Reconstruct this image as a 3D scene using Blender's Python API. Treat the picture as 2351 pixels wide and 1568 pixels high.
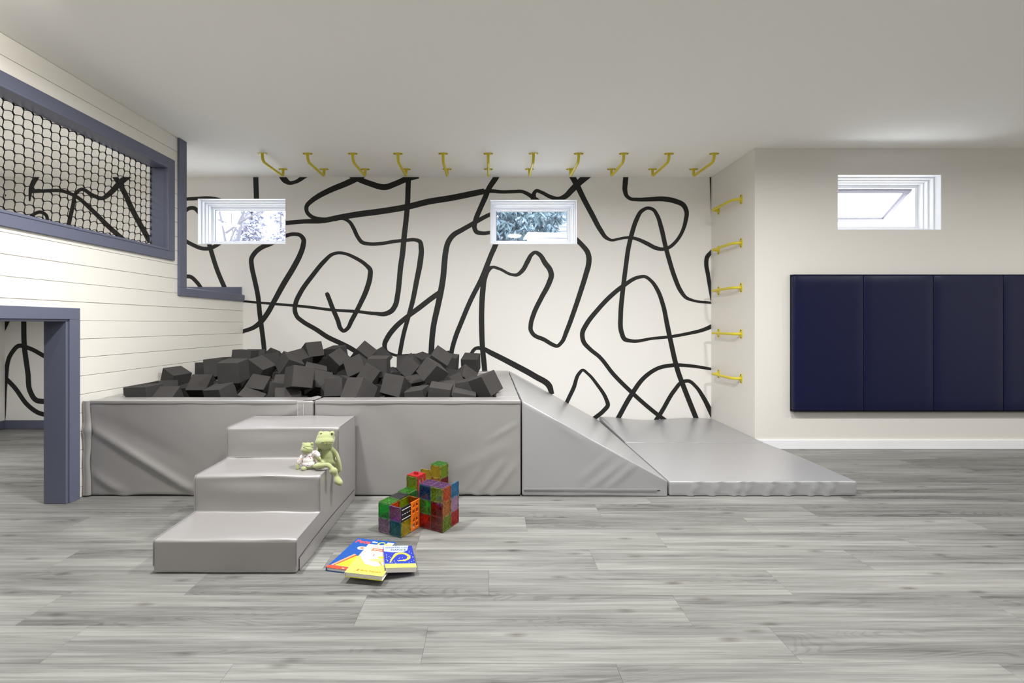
import bpy, bmesh, math, random
from mathutils import Vector, Matrix, Quaternion, noise

for o in list(bpy.data.objects):
    bpy.data.objects.remove(o)
SC = bpy.context.scene
COL = SC.collection

# ---------------------------------------------------------------- camera
F, CX, CY, H = 1045.0, 1122.0, 744.0, 1.10      # focal length and axis in photo pixels, eye height in metres
cam = bpy.data.cameras.new('camera')
cam.sensor_width = 36.0
cam.lens = F / 2351.0 * 36.0
cam.shift_x = (1175.5 - CX) / 2351.0
cam.shift_y = -(784.0 - CY) / 2351.0
cam.clip_start = 0.05
camo = bpy.data.objects.new('camera', cam)
camo.location = (0, 0, H)
camo.rotation_euler = (math.pi / 2, 0, 0)
COL.objects.link(camo)
SC.camera = camo

# ---------------------------------------------------------------- sky and lamps
world = bpy.data.worlds.new('overcast')
SC.world = world
world.use_nodes = True
bg = world.node_tree.nodes['Background']
bg.inputs[0].default_value = (0.86, 0.92, 1.0, 1)
bg.inputs[1].default_value = 8.0

SC.view_settings.view_transform = 'Standard'
SC.view_settings.look = 'None'
SC.view_settings.gamma = 1.0
SC.view_settings.use_curve_mapping = False
SC.view_settings.exposure = 0.27
try:
    SC.cycles.use_denoising = True
    SC.cycles.max_bounces = 10
    SC.cycles.diffuse_bounces = 6
    SC.cycles.transparent_max_bounces = 16
    SC.cycles.sample_clamp_indirect = 6.0
except Exception:
    pass

ZC = 2.65            # ceiling height


def ceiling_lamp(x, y, watts, size=0.22, z=ZC - 0.012, col=(1.0, 0.993, 0.985), spread=172):
    l = bpy.data.lights.new('ceiling_lamp', 'AREA')
    l.shape = 'DISK'
    l.size = size
    l.energy = watts
    l.color = col
    l.spread = math.radians(spread)
    o = bpy.data.objects.new('ceiling_lamp', l)
    o.location = (x, y, z)
    COL.objects.link(o)
    return o


for lx, ly, lw in ((-1.25, 2.08, 54), (0.45, 2.08, 58), (2.15, 2.08, 40), (4.2, 1.7, 14), (5.3, 2.0, 24),
                   (-1.2, -0.4, 9), (1.0, -0.4, 9), (3.3, -0.6, 8), (3.0, -2.4, 10), (0.2, -2.4, 12)):
    ceiling_lamp(lx, ly, lw)
wash = ceiling_lamp(-1.95, 1.8, 9, 0.16, col=(1.0, 0.96, 0.90), spread=165)      # eyeball lamp turned to the shiplap wall
wash.rotation_euler = (0, math.radians(62), 0)
ceiling_lamp(-4.0, 3.0, 12, 0.3, z=2.63)                # unseen lamp, added to brighten the loft
ceiling_lamp(-4.0, 3.2, 19, 0.3, z=1.26)                # another unseen one, added to light the den below it

# ---------------------------------------------------------------- helpers


def lin(c):
    return tuple(((v / 255.0) / 12.92 if v <= 10 else ((v / 255.0 + 0.055) / 1.055) ** 2.4) for v in c)


def newmat(name):
    m = bpy.data.materials.new(name)
    m.use_nodes = True
    nt = m.node_tree
    return m, nt, nt.nodes['Principled BSDF']


def paint(name, rgb, rough=0.5, spec=0.5, bump=0.0, bscale=40.0, vary=0.0, vscale=3.0, metal=0.0, coat=0.0, sheen=0.0, bdist=0.002):
    m, nt, p = newmat(name)
    c = lin(rgb)
    p.inputs['Base Color'].default_value = (*c, 1)
    p.inputs['Roughness'].default_value = rough
    p.inputs['Specular IOR Level'].default_value = spec
    p.inputs['Metallic'].default_value = metal
    p.inputs['Coat Weight'].default_value = coat
    p.inputs['Sheen Weight'].default_value = sheen
    p.inputs['Coat Roughness'].default_value = 0.42
    p.inputs['Coat IOR'].default_value = 1.8
    if bump or vary:
        tc = nt.nodes.new('ShaderNodeTexCoord')
    if bump:
        n = nt.nodes.new('ShaderNodeTexNoise')
        n.inputs['Scale'].default_value = bscale
        n.inputs['Detail'].default_value = 4
        b = nt.nodes.new('ShaderNodeBump')
        b.inputs['Strength'].default_value = bump
        b.inputs['Distance'].default_value = bdist
        nt.links.new(tc.outputs['Object'], n.inputs['Vector'])
        nt.links.new(n.outputs['Fac'], b.inputs['Height'])
        nt.links.new(b.outputs['Normal'], p.inputs['Normal'])
    if vary:
        n2 = nt.nodes.new('ShaderNodeTexNoise')
        n2.inputs['Scale'].default_value = vscale
        n2.inputs['Detail'].default_value = 3
        mp = nt.nodes.new('ShaderNodeMapRange')
        mp.inputs['To Min'].default_value = 1 - vary
        mp.inputs['To Max'].default_value = 1 + vary
        mx = nt.nodes.new('ShaderNodeMix')
        mx.data_type = 'RGBA'
        mx.blend_type = 'MULTIPLY'
        mx.inputs['Factor'].default_value = 1
        mx.inputs['A'].default_value = (*c, 1)
        nt.links.new(tc.outputs['Object'], n2.inputs['Vector'])
        nt.links.new(n2.outputs['Fac'], mp.inputs['Value'])
        nt.links.new(mp.outputs['Result'], mx.inputs['B'])
        nt.links.new(mx.outputs['Result'], p.inputs['Base Color'])
    return m


def link(name, me, m=None, parent=None):
    o = bpy.data.objects.new(name, me)
    COL.objects.link(o)
    if me is not None and m is not None:
        for mm in (m if isinstance(m, (list, tuple)) else [m]):
            me.materials.append(mm)
    if parent is not None:
        o.parent = parent
    return o


def tag(o, label, cat, group=None):
    o['label'] = label
    o['category'] = cat
    if group:
        o['group'] = group
    return o


def struct(o):
    o['kind'] = 'structure'
    return o


def empty(name, loc=(0, 0, 0), parent=None):
    o = bpy.data.objects.new(name, None)
    o.location = loc
    o.empty_display_size = 0.05
    COL.objects.link(o)
    if parent is not None:
        o.parent = parent
    return o


def put(name, me, m, parent):
    """part whose mesh is in world space under a thing that stands at its own place"""
    o = link(name, me, m, parent)
    if parent is not None:
        o.matrix_parent_inverse = Matrix.Translation(-Vector(parent.location))
    return o


class MB:
    """collects polygons of ONE part"""

    def __init__(self):
        self.v, self.f = [], []

    def add(self, vs, fs):
        n = len(self.v)
        self.v += [tuple(p) for p in vs]
        self.f += [tuple(i + n for i in f) for f in fs]
        return self

    def box(self, x0, x1, y0, y1, z0, z1):
        return self.add([(x0, y0, z0), (x1, y0, z0), (x1, y1, z0), (x0, y1, z0), (x0, y0, z1), (x1, y0, z1), (x1, y1, z1), (x0, y1, z1)],
                        [(0, 3, 2, 1), (4, 5, 6, 7), (0, 1, 5, 4), (1, 2, 6, 5), (2, 3, 7, 6), (3, 0, 4, 7)])

    def tube(self, pts, r, n=10, cap=True):
        pts = [Vector(p) for p in pts]
        rs = r if isinstance(r, (list, tuple)) else [r] * len(pts)
        t0 = (pts[1] - pts[0]).normalized()
        up = Vector((0, 0, 1)) if abs(t0.z) < 0.9 else Vector((1, 0, 0))
        a = t0.cross(up).normalized()
        vs, fs = [], []
        for i, p in enumerate(pts):
            if i == 0:
                t = pts[1] - pts[0]
            elif i == len(pts) - 1:
                t = pts[-1] - pts[-2]
            else:
                t = (pts[i + 1] - pts[i]).normalized() + (pts[i] - pts[i - 1]).normalized()
            t.normalize()
            a = (a - t * a.dot(t)).normalized()
            b = t.cross(a)
            for k in range(n):
                w = 2 * math.pi * k / n
                vs.append(p + (a * math.cos(w) + b * math.sin(w)) * rs[i])
        m = len(pts)
        for i in range(m - 1):
            for k in range(n):
                fs.append((i * n + k, i * n + (k + 1) % n, (i + 1) * n + (k + 1) % n, (i + 1) * n + k))
        if cap:
            fs.append(tuple(range(n - 1, -1, -1)))
            fs.append(tuple((m - 1) * n + k for k in range(n)))
        return self.add(vs, fs)

    def ellipsoid(self, c, r, rot=None, nu=14, nv=9):
        c = Vector(c)
        vs, fs = [], []
        for j in range(1, nv):
            th = math.pi * j / nv
            for i in range(nu):
                ph = 2 * math.pi * i / nu
                p = Vector((r[0] * math.sin(th) * math.cos(ph), r[1] * math.sin(th) * math.sin(ph), r[2] * math.cos(th)))
                if rot is not None:
                    p = rot @ p
                vs.append(c + p)
        t = Vector((0, 0, r[2]))
        if rot is not None:
            t = rot @ t
        vs += [c + t, c - t]
        n = len(vs)
        for j in range(nv - 2):
            for i in range(nu):
                fs.append((j * nu + i, (j + 1) * nu + i, (j + 1) * nu + (i + 1) % nu, j * nu + (i + 1) % nu))
        for i in range(nu):
            fs.append((n - 2, i, (i + 1) % nu))
            fs.append((n - 1, (nv - 2) * nu + (i + 1) % nu, (nv - 2) * nu + i))
        return self.add(vs, fs)

    def mesh(self, name, smooth=False, angle=35, bevel=0.0, seg=2, weld=False):
        me = bpy.data.meshes.new(name)
        me.from_pydata(self.v, [], self.f)
        me.update()
        if bevel or weld:
            bm = bmesh.new()
            bm.from_mesh(me)
            if weld:
                bmesh.ops.remove_doubles(bm, verts=bm.verts, dist=1e-5)
            if bevel:
                es = [e for e in bm.edges if len(e.link_faces) == 2 and e.calc_face_angle(0) > 0.5]
                bmesh.ops.bevel(bm, geom=es, offset=bevel, segments=seg, profile=0.5, affect='EDGES', clamp_overlap=True)
            bm.to_mesh(me)
            bm.free()
        if smooth:
            me.shade_smooth()
            me.set_sharp_from_angle(angle=math.radians(angle))
        return me

    def build(self, name, m, parent=None, **k):
        me = self.mesh(name, **k)
        return put(name, me, m, parent) if parent is not None else link(name, me, m)


def arc(c, r, a0, a1, n, ax=(1, 2)):
    """points of an arc in the plane of two axes"""
    out = []
    for i in range(n + 1):
        a = a0 + (a1 - a0) * i / n
        p = [0, 0, 0]
        p[ax[0]] = c[0] + r * math.cos(a)
        p[ax[1]] = c[1] + r * math.sin(a)
        out.append(p)
    return out


def holed(u0, u1, v0, v1, holes, d0, d1, place):
    """slab with rectangular openings; place(u, v, d) gives the point"""
    us = sorted({u0, u1, *[min(max(h[i], u0), u1) for h in holes for i in (0, 1)]})
    vs = sorted({v0, v1, *[min(max(h[i], v0), v1) for h in holes for i in (2, 3)]})
    nu, nv = len(us) - 1, len(vs) - 1

    def full(i, j):
        if i < 0 or j < 0 or i >= nu or j >= nv:
            return False
        a, b = (us[i] + us[i + 1]) / 2, (vs[j] + vs[j + 1]) / 2
        return not any(h[0] < a < h[1] and h[2] < b < h[3] for h in holes)
    mb = MB()
    for i in range(nu):
        for j in range(nv):
            if not full(i, j):
                continue
            a, b, c, d = us[i], us[i + 1], vs[j], vs[j + 1]
            for dd in (d0, d1):
                mb.add([place(a, c, dd), place(b, c, dd), place(b, d, dd), place(a, d, dd)], [(0, 1, 2, 3)])
            for (ii, jj, p, q) in ((i - 1, j, (a, c), (a, d)), (i + 1, j, (b, c), (b, d)), (i, j - 1, (a, c), (b, c)), (i, j + 1, (a, d), (b, d))):
                if not full(ii, jj):
                    mb.add([place(*p, d0), place(*q, d0), place(*q, d1), place(*p, d1)], [(0, 1, 2, 3)])
    bm = bmesh.new()
    me = bpy.data.meshes.new('slab')
    me.from_pydata(mb.v, [], mb.f)
    bm.from_mesh(me)
    bmesh.ops.remove_doubles(bm, verts=bm.verts, dist=1e-5)
    bmesh.ops.recalc_face_normals(bm, faces=bm.faces)
    bm.to_mesh(me)
    bm.free()
    return me


def at(x, y, Y):
    """photo pixel at a known distance -> place"""
    return Vector(((x - CX) * Y / F, Y, H - (y - CY) * Y / F))


def soft_box(x0, x1, y0, y1, z0, z1, r=0.012, step=0.035, warp=None, disp=None, name='pad'):
    """upholstered block: rounded edges, finely divided so that the cover can crease"""
    lo, hi = Vector((x0, y0, z0)), Vector((x1, y1, z1))
    n = [max(2, int(round((hi[i] - lo[i]) / step))) for i in range(3)]

    def grid(i):                       # extra rows close to the edges
        L = hi[i] - lo[i]
        g = [lo[i], lo[i] + r * 0.3, lo[i] + r]
        g += [lo[i] + r + (L - 2 * r) * k / n[i] for k in range(1, n[i])]
        return g + [hi[i] - r, hi[i] - r * 0.3, hi[i]]
    G = [grid(i) for i in range(3)]
    mb = MB()
    for ax in range(3):
        a, b = [(1, 2), (2, 0), (0, 1)][ax]
        for side in (0, 1):
            idx = len(mb.v)
            for p in G[a]:
                for q in G[b]:
                    v = [0, 0, 0]
                    v[ax], v[a], v[b] = (hi if side else lo)[ax], p, q
                    mb.v.append(tuple(v))
            na, nb = len(G[a]), len(G[b])
            for i in range(na - 1):
                for j in range(nb - 1):
                    f = (idx + i * nb + j, idx + (i + 1) * nb + j, idx + (i + 1) * nb + j + 1, idx + i * nb + j + 1)
                    mb.f.append(f if side else f[::-1])
    me = bpy.data.meshes.new(name)
    me.from_pydata(mb.v, [], mb.f)
    bm = bmesh.new()
    bm.from_mesh(me)
    bmesh.ops.remove_doubles(bm, verts=bm.verts, dist=1e-6)
    il, ih = lo + Vector((r, r, r)), hi - Vector((r, r, r))
    for v in bm.verts:
        p = v.co
        q = Vector([min(max(p[i], il[i]), ih[i]) for i in range(3)])
        d = p - q
        if d.length > 1e-9:
            nrm = d.normalized()
            v.co = q + nrm * r
            if disp:
                inner = min(min(p[i] - lo[i], hi[i] - p[i]) if abs(d[i]) < r * 0.5 else 9 for i in range(3))
                v.co += nrm * disp(v.co.copy(), nrm) * min(1, max(0, inner / 0.05))
    if warp:
        for v in bm.verts:
            v.co = warp(v.co)
    bm.to_mesh(me)
    bm.free()
    me.shade_smooth()
    return me


def seg_fold(p, a, b, w, h, skew=0.6):
    """height of a fold that runs from a to b: a ridge with a valley on one side"""
    ax, ay = a
    dx, dy = b[0] - ax, b[1] - ay
    L2 = dx * dx + dy * dy
    t = ((p[0] - ax) * dx + (p[1] - ay) * dy) / L2
    tt = min(max(t, 0), 1)
    qx, qy = p[0] - ax - dx * tt, p[1] - ay - dy * tt
    L = math.sqrt(L2)
    s = (qx * dy - qy * dx) / L
    d = math.sqrt(qx * qx + qy * qy)
    fade = math.sin(math.pi * min(max(0.12 + 0.76 * tt, 0), 1))
    e = math.exp(-(d / w) ** 2)
    return h * fade * (e - skew * math.exp(-((d / w) ** 2)) * (s / w) * 1.2)


def ribbon(pts, widths, sub=6):
    """smooth line through points, as left and right border"""
    P = [Vector((p[0], p[1], 0)) for p in pts]
    n = len(P)
    if isinstance(widths, (int, float)):
        widths = [widths]
    W = [widths[min(len(widths) - 1, int(round(i * (len(widths) - 1) / max(1, n - 1))))] for i in range(n)]
    out, ow = [], []
    for i in range(n - 1):
        p0, p1, p2, p3 = P[max(i - 1, 0)], P[i], P[i + 1], P[min(i + 2, n - 1)]
        # centripetal tangents, so that uneven spacing does not overshoot
        d1 = max((p2 - p1).length, 1e-6)
        d0 = max((p1 - p0).length, 1e-6) if i > 0 else d1
        d2 = max((p3 - p2).length, 1e-6) if i < n - 2 else d1
        m1 = ((p2 - p1) / d1 * d0 + (p1 - p0) / d0 * d1) / (d0 + d1) * d1 if i > 0 else (p2 - p1)
        m2 = ((p3 - p2) / d2 * d1 + (p2 - p1) / d1 * d2) / (d1 + d2) * d1 if i < n - 2 else (p2 - p1)
        for k in range(sub):
            t = k / sub
            out.append(p1 * (2 * t ** 3 - 3 * t * t + 1) + m1 * (t ** 3 - 2 * t * t + t) + p2 * (-2 * t ** 3 + 3 * t * t) + m2 * (t ** 3 - t * t))
            ow.append(W[i] + (W[i + 1] - W[i]) * t)
    out.append(P[-1])
    ow.append(W[-1])
    L, R = [], []
    for i, p in enumerate(out):
        t = (out[min(i + 1, len(out) - 1)] - out[max(i - 1, 0)]).normalized()
        nn = Vector((-t.y, t.x, 0)) * ow[i] / 2
        L.append((p + nn).to_2d())
        R.append((p - nn).to_2d())
    return L, R


def clip(poly, a, b, c):
    """keep a*x + b*y <= c"""
    out = []
    for i in range(len(poly)):
        p, q = poly[i], poly[(i + 1) % len(poly)]
        fp, fq = a * p[0] + b * p[1] - c, a * q[0] + b * q[1] - c
        if fp <= 0:
            out.append(p)
        if fp * fq < 0:
            t = fp / (fp - fq)
            out.append((p[0] + (q[0] - p[0]) * t, p[1] + (q[1] - p[1]) * t))
    return out if len(out) > 2 else []


def minus_rect(polys, r):
    x0, x1, y0, y1 = r
    out = []
    for p in polys:
        for cl in ([(1, 0, x0)], [(-1, 0, -x1)], [(-1, 0, -x0), (1, 0, x1), (0, 1, y0)], [(-1, 0, -x0), (1, 0, x1), (0, -1, -y1)]):
            q = p
            for c in cl:
                q = clip(q, *c) if q else q
            if q:
                out.append(q)
    return out

# ---------------------------------------------------------------- materials
M_wall = paint('wall_paint', (236, 234, 230), 0.55, 0.35, bump=0.05, bscale=160)
M_ceil = paint('ceiling_paint', (247, 245, 240), 0.75, 0.2)
M_beige = paint('side_wall_paint', (224, 220, 214), 0.38, 0.4, bump=0.04, bscale=160)
M_ship = paint('shiplap_paint', (231, 228, 220), 0.42, 0.4)
M_black = paint('mural_paint', (24, 24, 24), 0.55, 0.4, vary=0.35, vscale=6)
M_slate = paint('slate_trim_paint', (96, 100, 119), 0.38, 0.45)
M_white = paint('white_trim', (240, 241, 244), 0.4, 0.4)
M_vinylfr = paint('window_vinyl', (248, 249, 252), 0.35, 0.4)
M_vinyl = paint('grey_vinyl', (138, 135, 134), 0.36, 0.8, coat=1.0, bump=0.12, bscale=9, bdist=0.006)
M_vinyl2 = paint('grey_vinyl_mat', (147, 147, 150), 0.32, 0.85, coat=1.0, bump=0.10, bscale=8, bdist=0.006)
M_seam = paint('seam_dark', (38, 37, 37), 0.7, 0.2)
M_navy = paint('navy_vinyl', (18, 22, 54), 0.34, 0.22, bump=0.05, bscale=300, bdist=0.0005)
M_foam = paint('charcoal_foam', (64, 62, 61), 0.92, 0.15, bump=0.25, bscale=260, bdist=0.001, vary=0.10, vscale=9)
M_yellow = paint('yellow_enamel', (212, 194, 40), 0.35, 0.5)
M_hole = paint('screw_hole', (60, 55, 20), 0.7, 0.2)
M_rope = paint('black_rope', (22, 21, 20), 0.8, 0.2)
M_knot = M_rope
M_fleece = paint('green_fleece', (152, 158, 112), 0.9, 0.2, bump=0.5, bscale=240, bdist=0.0015, sheen=0.5, vary=0.06, vscale=60)
M_eye = paint('dark_bead', (30, 26, 18), 0.2, 0.5)
M_stitch = paint('olive_stitch', (92, 96, 58), 0.9, 0.1)
M_paper = paint('page_paper', (226, 222, 214), 0.8, 0.2)


def floor_wood():
    m, nt, p = newmat('grey_oak_plank')
    N, L = nt.nodes, nt.links
    tc = N.new('ShaderNodeTexCoord')
    oi = N.new('ShaderNodeObjectInfo')
    off = N.new('ShaderNodeCombineXYZ')
    mul = N.new('ShaderNodeMath'); mul.operation = 'MULTIPLY'; mul.inputs[1].default_value = 53.0
    L.new(oi.outputs['Random'], mul.inputs[0])
    for i in range(3):
        L.new(mul.outputs[0], off.inputs[i])
    add = N.new('ShaderNodeVectorMath')
    L.new(tc.outputs['Object'], add.inputs[0])
    L.new(off.outputs[0], add.inputs[1])

    def mapped(sx, sy):
        mp = N.new('ShaderNodeMapping')
        mp.inputs['Scale'].default_value = (sx, sy, 1)
        L.new(add.outputs[0], mp.inputs['Vector'])
        return mp.outputs[0]

    def noi(vec, scale, detail, dist=0.0, rough=0.55):
        n = N.new('ShaderNodeTexNoise')
        n.inputs['Scale'].default_value = scale
        n.inputs['Detail'].default_value = detail
        n.inputs['Distortion'].default_value = dist
        n.inputs['Roughness'].default_value = rough
        L.new(vec, n.inputs['Vector'])
        return n.outputs['Fac']

    def mrange(v, a, b, c, d):
        r = N.new('ShaderNodeMapRange')
        r.inputs[1].default_value, r.inputs[2].default_value, r.inputs[3].default_value, r.inputs[4].default_value = a, b, c, d
        L.new(v, r.inputs[0])
        return r.outputs[0]

    def math_(op, a, b):
        n = N.new('ShaderNodeMath'); n.operation = op
        for i, v in enumerate((a, b)):
            if isinstance(v, (int, float)):
                n.inputs[i].default_value = v
            else:
                L.new(v, n.inputs[i])
        return n.outputs[0]
    broad = noi(mapped(0.55, 7.0), 1.0, 3, 0.5)               # long pale and grey streaks
    streak = noi(mapped(1.6, 58.0), 1.0, 5, 0.5, 0.62)
    fine = noi(mapped(4.0, 260.0), 1.0, 4, 0.2, 0.65)
    field = noi(mapped(1.05, 6.0), 1.0, 2, 1.1)               # growth rings: contours of a stretched field
    ring = math_('SINE', math_('MULTIPLY', field, 120.0), 0.0)
    ringm = math_('MULTIPLY', mrange(ring, 0.1, 1, 0, 1), mrange(broad, 0.50, 0.66, 0, 1))
    vor = N.new('ShaderNodeTexVoronoi')
    vor.inputs['Scale'].default_value = 1.0
    vor.voronoi_dimensions = '2D'
    L.new(mapped(1.7, 5.2), vor.inputs['Vector'])
    knot = mrange(vor.outputs['Distance'], 0.01, 0.085, 1, 0)
    knot = math_('MULTIPLY', knot, mrange(fine, 0.3, 0.6, 0.4, 1))
    ramp = N.new('ShaderNodeValToRGB')
    ramp.color_ramp.elements[0].position = 0.36
    ramp.color_ramp.elements[0].color = (*lin((146, 146, 141)), 1)
    ramp.color_ramp.elements[1].position = 0.66
    ramp.color_ramp.elements[1].color = (*lin((86, 86, 84)), 1)
    e = ramp.color_ramp.elements.new(0.5)
    e.color = (*lin((121, 121, 117)), 1)
    mixv = math_('ADD', math_('MULTIPLY', broad, 0.52), math_('MULTIPLY', streak, 0.48))
    L.new(mixv, ramp.inputs['Fac'])

    def dark(col_in, fac, rgb, k):
        mx = N.new('ShaderNodeMix'); mx.data_type = 'RGBA'; mx.blend_type = 'MULTIPLY'
        L.new(math_('MULTIPLY', fac, k), mx.inputs['Factor'])
        L.new(col_in, mx.inputs['A'])
        mx.inputs['B'].default_value = (*rgb, 1)
        return mx.outputs['Result']
    c = dark(ramp.outputs['Color'], ringm, (0.52, 0.50, 0.48), 0.65)
    c = dark(c, knot, (0.30, 0.27, 0.24), 0.75)
    c = dark(c, mrange(fine, 0.50, 0.70, 0, 1), (0.58, 0.57, 0.54), 0.7)
    tone = mrange(oi.outputs['Random'], 0, 1, 0.95, 1.04)
    mx = N.new('ShaderNodeMix'); mx.data_type = 'RGBA'; mx.blend_type = 'MULTIPLY'; mx.inputs['Factor'].default_value = 1
    L.new(c, mx.inputs['A']); L.new(tone, mx.inputs['B'])
    L.new(mx.outputs['Result'], p.inputs['Base Color'])
    p.inputs['Roughness'].default_value = 0.42
    p.inputs['Specular IOR Level'].default_value = 0.35
    b = N.new('ShaderNodeBump')
    b.inputs['Strength'].default_value = 0.12
    b.inputs['Distance'].default_value = 0.001
    L.new(streak, b.inputs['Height'])
    L.new(b.outputs['Normal'], p.inputs['Normal'])
    return m


M_oak = floor_wood()


def glass(name, tint=(1, 1, 1), gloss=0.06, diff=0.0, rough=0.03):
    m, nt, p = newmat(name)
    N, L = nt.nodes, nt.links
    N.remove(p)
    out = N['Material Output']
    t = N.new('ShaderNodeBsdfTransparent'); t.inputs[0].default_value = (*tint, 1)
    g = N.new('ShaderNodeBsdfGlossy'); g.inputs['Roughness'].default_value = rough
    cur = t.outputs[0]
    if diff:
        d = N.new('ShaderNodeBsdfDiffuse'); d.inputs[0].default_value = (*tint, 1)
        tl = N.new('ShaderNodeBsdfTranslucent'); tl.inputs[0].default_value = (*tint, 1)
        a = N.new('ShaderNodeMixShader'); a.inputs[0].default_value = 0.5
        L.new(d.outputs[0], a.inputs[1]); L.new(tl.outputs[0], a.inputs[2])
        mx = N.new('ShaderNodeMixShader'); mx.inputs[0].default_value = diff
        L.new(cur, mx.inputs[1]); L.new(a.outputs[0], mx.inputs[2])
        cur = mx.outputs[0]
    fr = N.new('ShaderNodeLayerWeight'); fr.inputs['Blend'].default_value = 0.2
    ad = N.new('ShaderNodeMath'); ad.operation = 'MULTIPLY_ADD'
    ad.inputs[1].default_value = 0.4; ad.inputs[2].default_value = gloss
    L.new(fr.outputs['Fresnel'], ad.inputs[0])
    mx = N.new('ShaderNodeMixShader')
    L.new(ad.outputs[0], mx.inputs[0]); L.new(cur, mx.inputs[1]); L.new(g.outputs[0], mx.inputs[2])
    L.new(mx.outputs[0], out.inputs[0])
    return m


M_glass = glass('window_glass', (0.97, 0.98, 1.0), 0.02)

# ---------------------------------------------------------------- room shell
XL, XR, YB, YN = -2.59, 2.345, 4.80, 4.012          # shiplap face, nook side wall, mural wall, wall with the pads
XLB = -2.72                                          # inner face of the shiplap wall
X0, X1, YF = -5.10, 6.4, -3.6
WIN = {1: (-3.064, -2.145, 1.945, 2.418), 2: (0.018, 0.928, 1.945, 2.408), 3: (3.079, 3.985, 1.934, 2.413)}
e_ = 0.004

fl = struct(link('floor', MB().box(X0 - .3, X1 + .3, YF - .3, YB + .3, -0.12, -0.0045).mesh('floor'), paint('subfloor', (130, 128, 124), 0.8)))
ce = struct(link('ceiling', MB().box(X0 - .3, X1 + .3, YF - .3, YB + .3, ZC, ZC + 0.15).mesh('ceiling'), M_ceil))

# floor planks: boards run across the room, the joints as in the photograph
PW, PL = 0.187, 1.2375
joint = {-1: .412, 0: -.22, 1: .745, 2: 0.0, 3: .49, 4: .88, 5: .205, 6: .645, 7: 1.0}
rnd = random.Random(5)


def plank_mesh(L):
    g = 0.00025
    mb = MB().box(-L / 2 + g, L / 2 - g, -PW / 2 + g, PW / 2 - g, -0.0045, 0)
    return mb.mesh('plank', bevel=0.0004, seg=1)


full_plank = plank_mesh(PL)
full_plank.materials.append(M_oak)
rest = MB()
nplank = 0
for k in range(-27, 19):
    yc = 1.474 + PW * (k + 0.5)
    y_lo, y_hi = yc - PW / 2, yc + PW / 2
    if y_lo > YB + .02:
        break
    j0 = joint.get(k, rnd.uniform(0, PL))
    n0 = math.floor((X0 - j0) / PL)
    x = j0 + n0 * PL
    while x < X1:
        lo_vis = yc > 1.2
        reach = (yc + .3) * 1.2 + .3
        seen = lo_vis and (x + PL > -1.12 * yc - .2) and (x < 1.2 * yc + .2)
        if y_lo > YN and x > XR + .25:
            seen = False
        if seen:
            o = bpy.data.objects.new('plank', full_plank)
            COL.objects.link(o)
            o.location = (x + PL / 2, yc, 0)
            o.parent = fl
            nplank += 1
        else:
            g = 0.00025
            rest.box(max(x, X0 - .2) + g, min(x + PL, X1 + .2) - g, y_lo + g, y_hi - g, -0.0045, 0)
        x += PL
ro = link('plank_field', rest.mesh('plank_field'), M_oak, fl)
ro['kind'] = 'stuff'


def wall_y(name, x0, x1, z0, z1, holes, y0, y1, m):
    return struct(link(name, holed(x0, x1, z0, z1, holes, y0, y1, lambda u, v, d: (u, d, v)), m))


def wh(i):
    a, b, c, d = WIN[i]
    return (a - e_, b + e_, c - e_, d + e_)


wb = wall_y('wall_back', X0 - .2, XR + .25, -.05, ZC, [wh(1), wh(2)], YB, YB + .25, M_wall)
wp = wall_y('wall_padded', XR + .0, X1 + .2, -.05, ZC, [wh(3)], YN, YN + .25, M_beige)
wr = struct(link('wall_nook', MB().box(XR, XR + .25, YN + .25, YB + .25, -.05, ZC).mesh('wall_nook'), M_beige))
struct(link('wall_right', MB().box(X1, X1 + .2, YF, YN + .25, -.05, ZC).mesh('wall_right'), M_wall))
struct(link('wall_front', MB().box(X0 - .2, X1 + .2, YF - .2, YF, -.05, ZC).mesh('wall_front'), M_wall))
struct(link('wall_den', MB().box(X0 - .2, X0, YF, YB, -.05, ZC).mesh('wall_den'), M_wall))
struct(link('floor_loft', MB().box(X0, XLB, YF, YB, 1.28, 1.40).mesh('floor_loft'), M_wall))

# shiplap wall with the net opening, the low doorway and the open loft edge
NW = (1.25, 3.663, 1.69, 2.37)          # net opening (y0, y1, z0, z1)
DW = (1.95, 2.797, -.1, 1.129)          # doorway
LE = 3.875                              # the full-height wall ends here; the loft edge runs on
LZ = 1.40
holes = [NW, DW, (LE, YB + .1, LZ, ZC + .1)]
wl = struct(link('wall_left', holed(YF, YB, -.05, ZC, holes, XLB, XL - .011, lambda u, v, d: (d, u, v)), M_ship))
pitch, zbase = 0.1175, 0.652 - 6 * 0.1175
g = 0.0014
k = 0
while zbase + k * pitch < ZC:
    za, zb = max(0.0, zbase + k * pitch) + g, min(ZC, zbase + (k + 1) * pitch) - g
    k += 1
    if zb - za < 0.01:
        continue
    zs = sorted({za, zb, *[z for h in holes for z in h[2:] if za < z < zb]})
    cells = []
    for z0, z1 in zip(zs[:-1], zs[1:]):
        zm = (z0 + z1) / 2
        iv = [(YF, YB - .002)]
        for h in holes:
            if h[2] < zm < h[3]:
                iv = [q for a, b in iv for q in ((a, min(b, h[0])), (max(a, h[1]), b)) if q[1] - q[0] > 0.01]
        cells += [(a, b, z0, z1) for a, b in iv]
    # cells of one row that touch belong to one board
    groups = []
    for c in cells:
        hit = [gq for gq in groups if any(c[0] < d[1] - 1e-6 and d[0] < c[1] - 1e-6 for d in gq)]
        new = [c] + [d for gq in hit for d in gq]
        groups = [gq for gq in groups if gq not in hit] + [new]
    for gq in groups:
        mb = MB()
        for a, b, z0, z1 in gq:
            mb.box(XL - .011, XL, a, b, z0, z1)
        link('plank', mb.mesh('plank', bevel=0.0012 if len(gq) == 1 else 0, seg=1), M_ship, wl)

# slate-blue trim
T = .018


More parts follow.
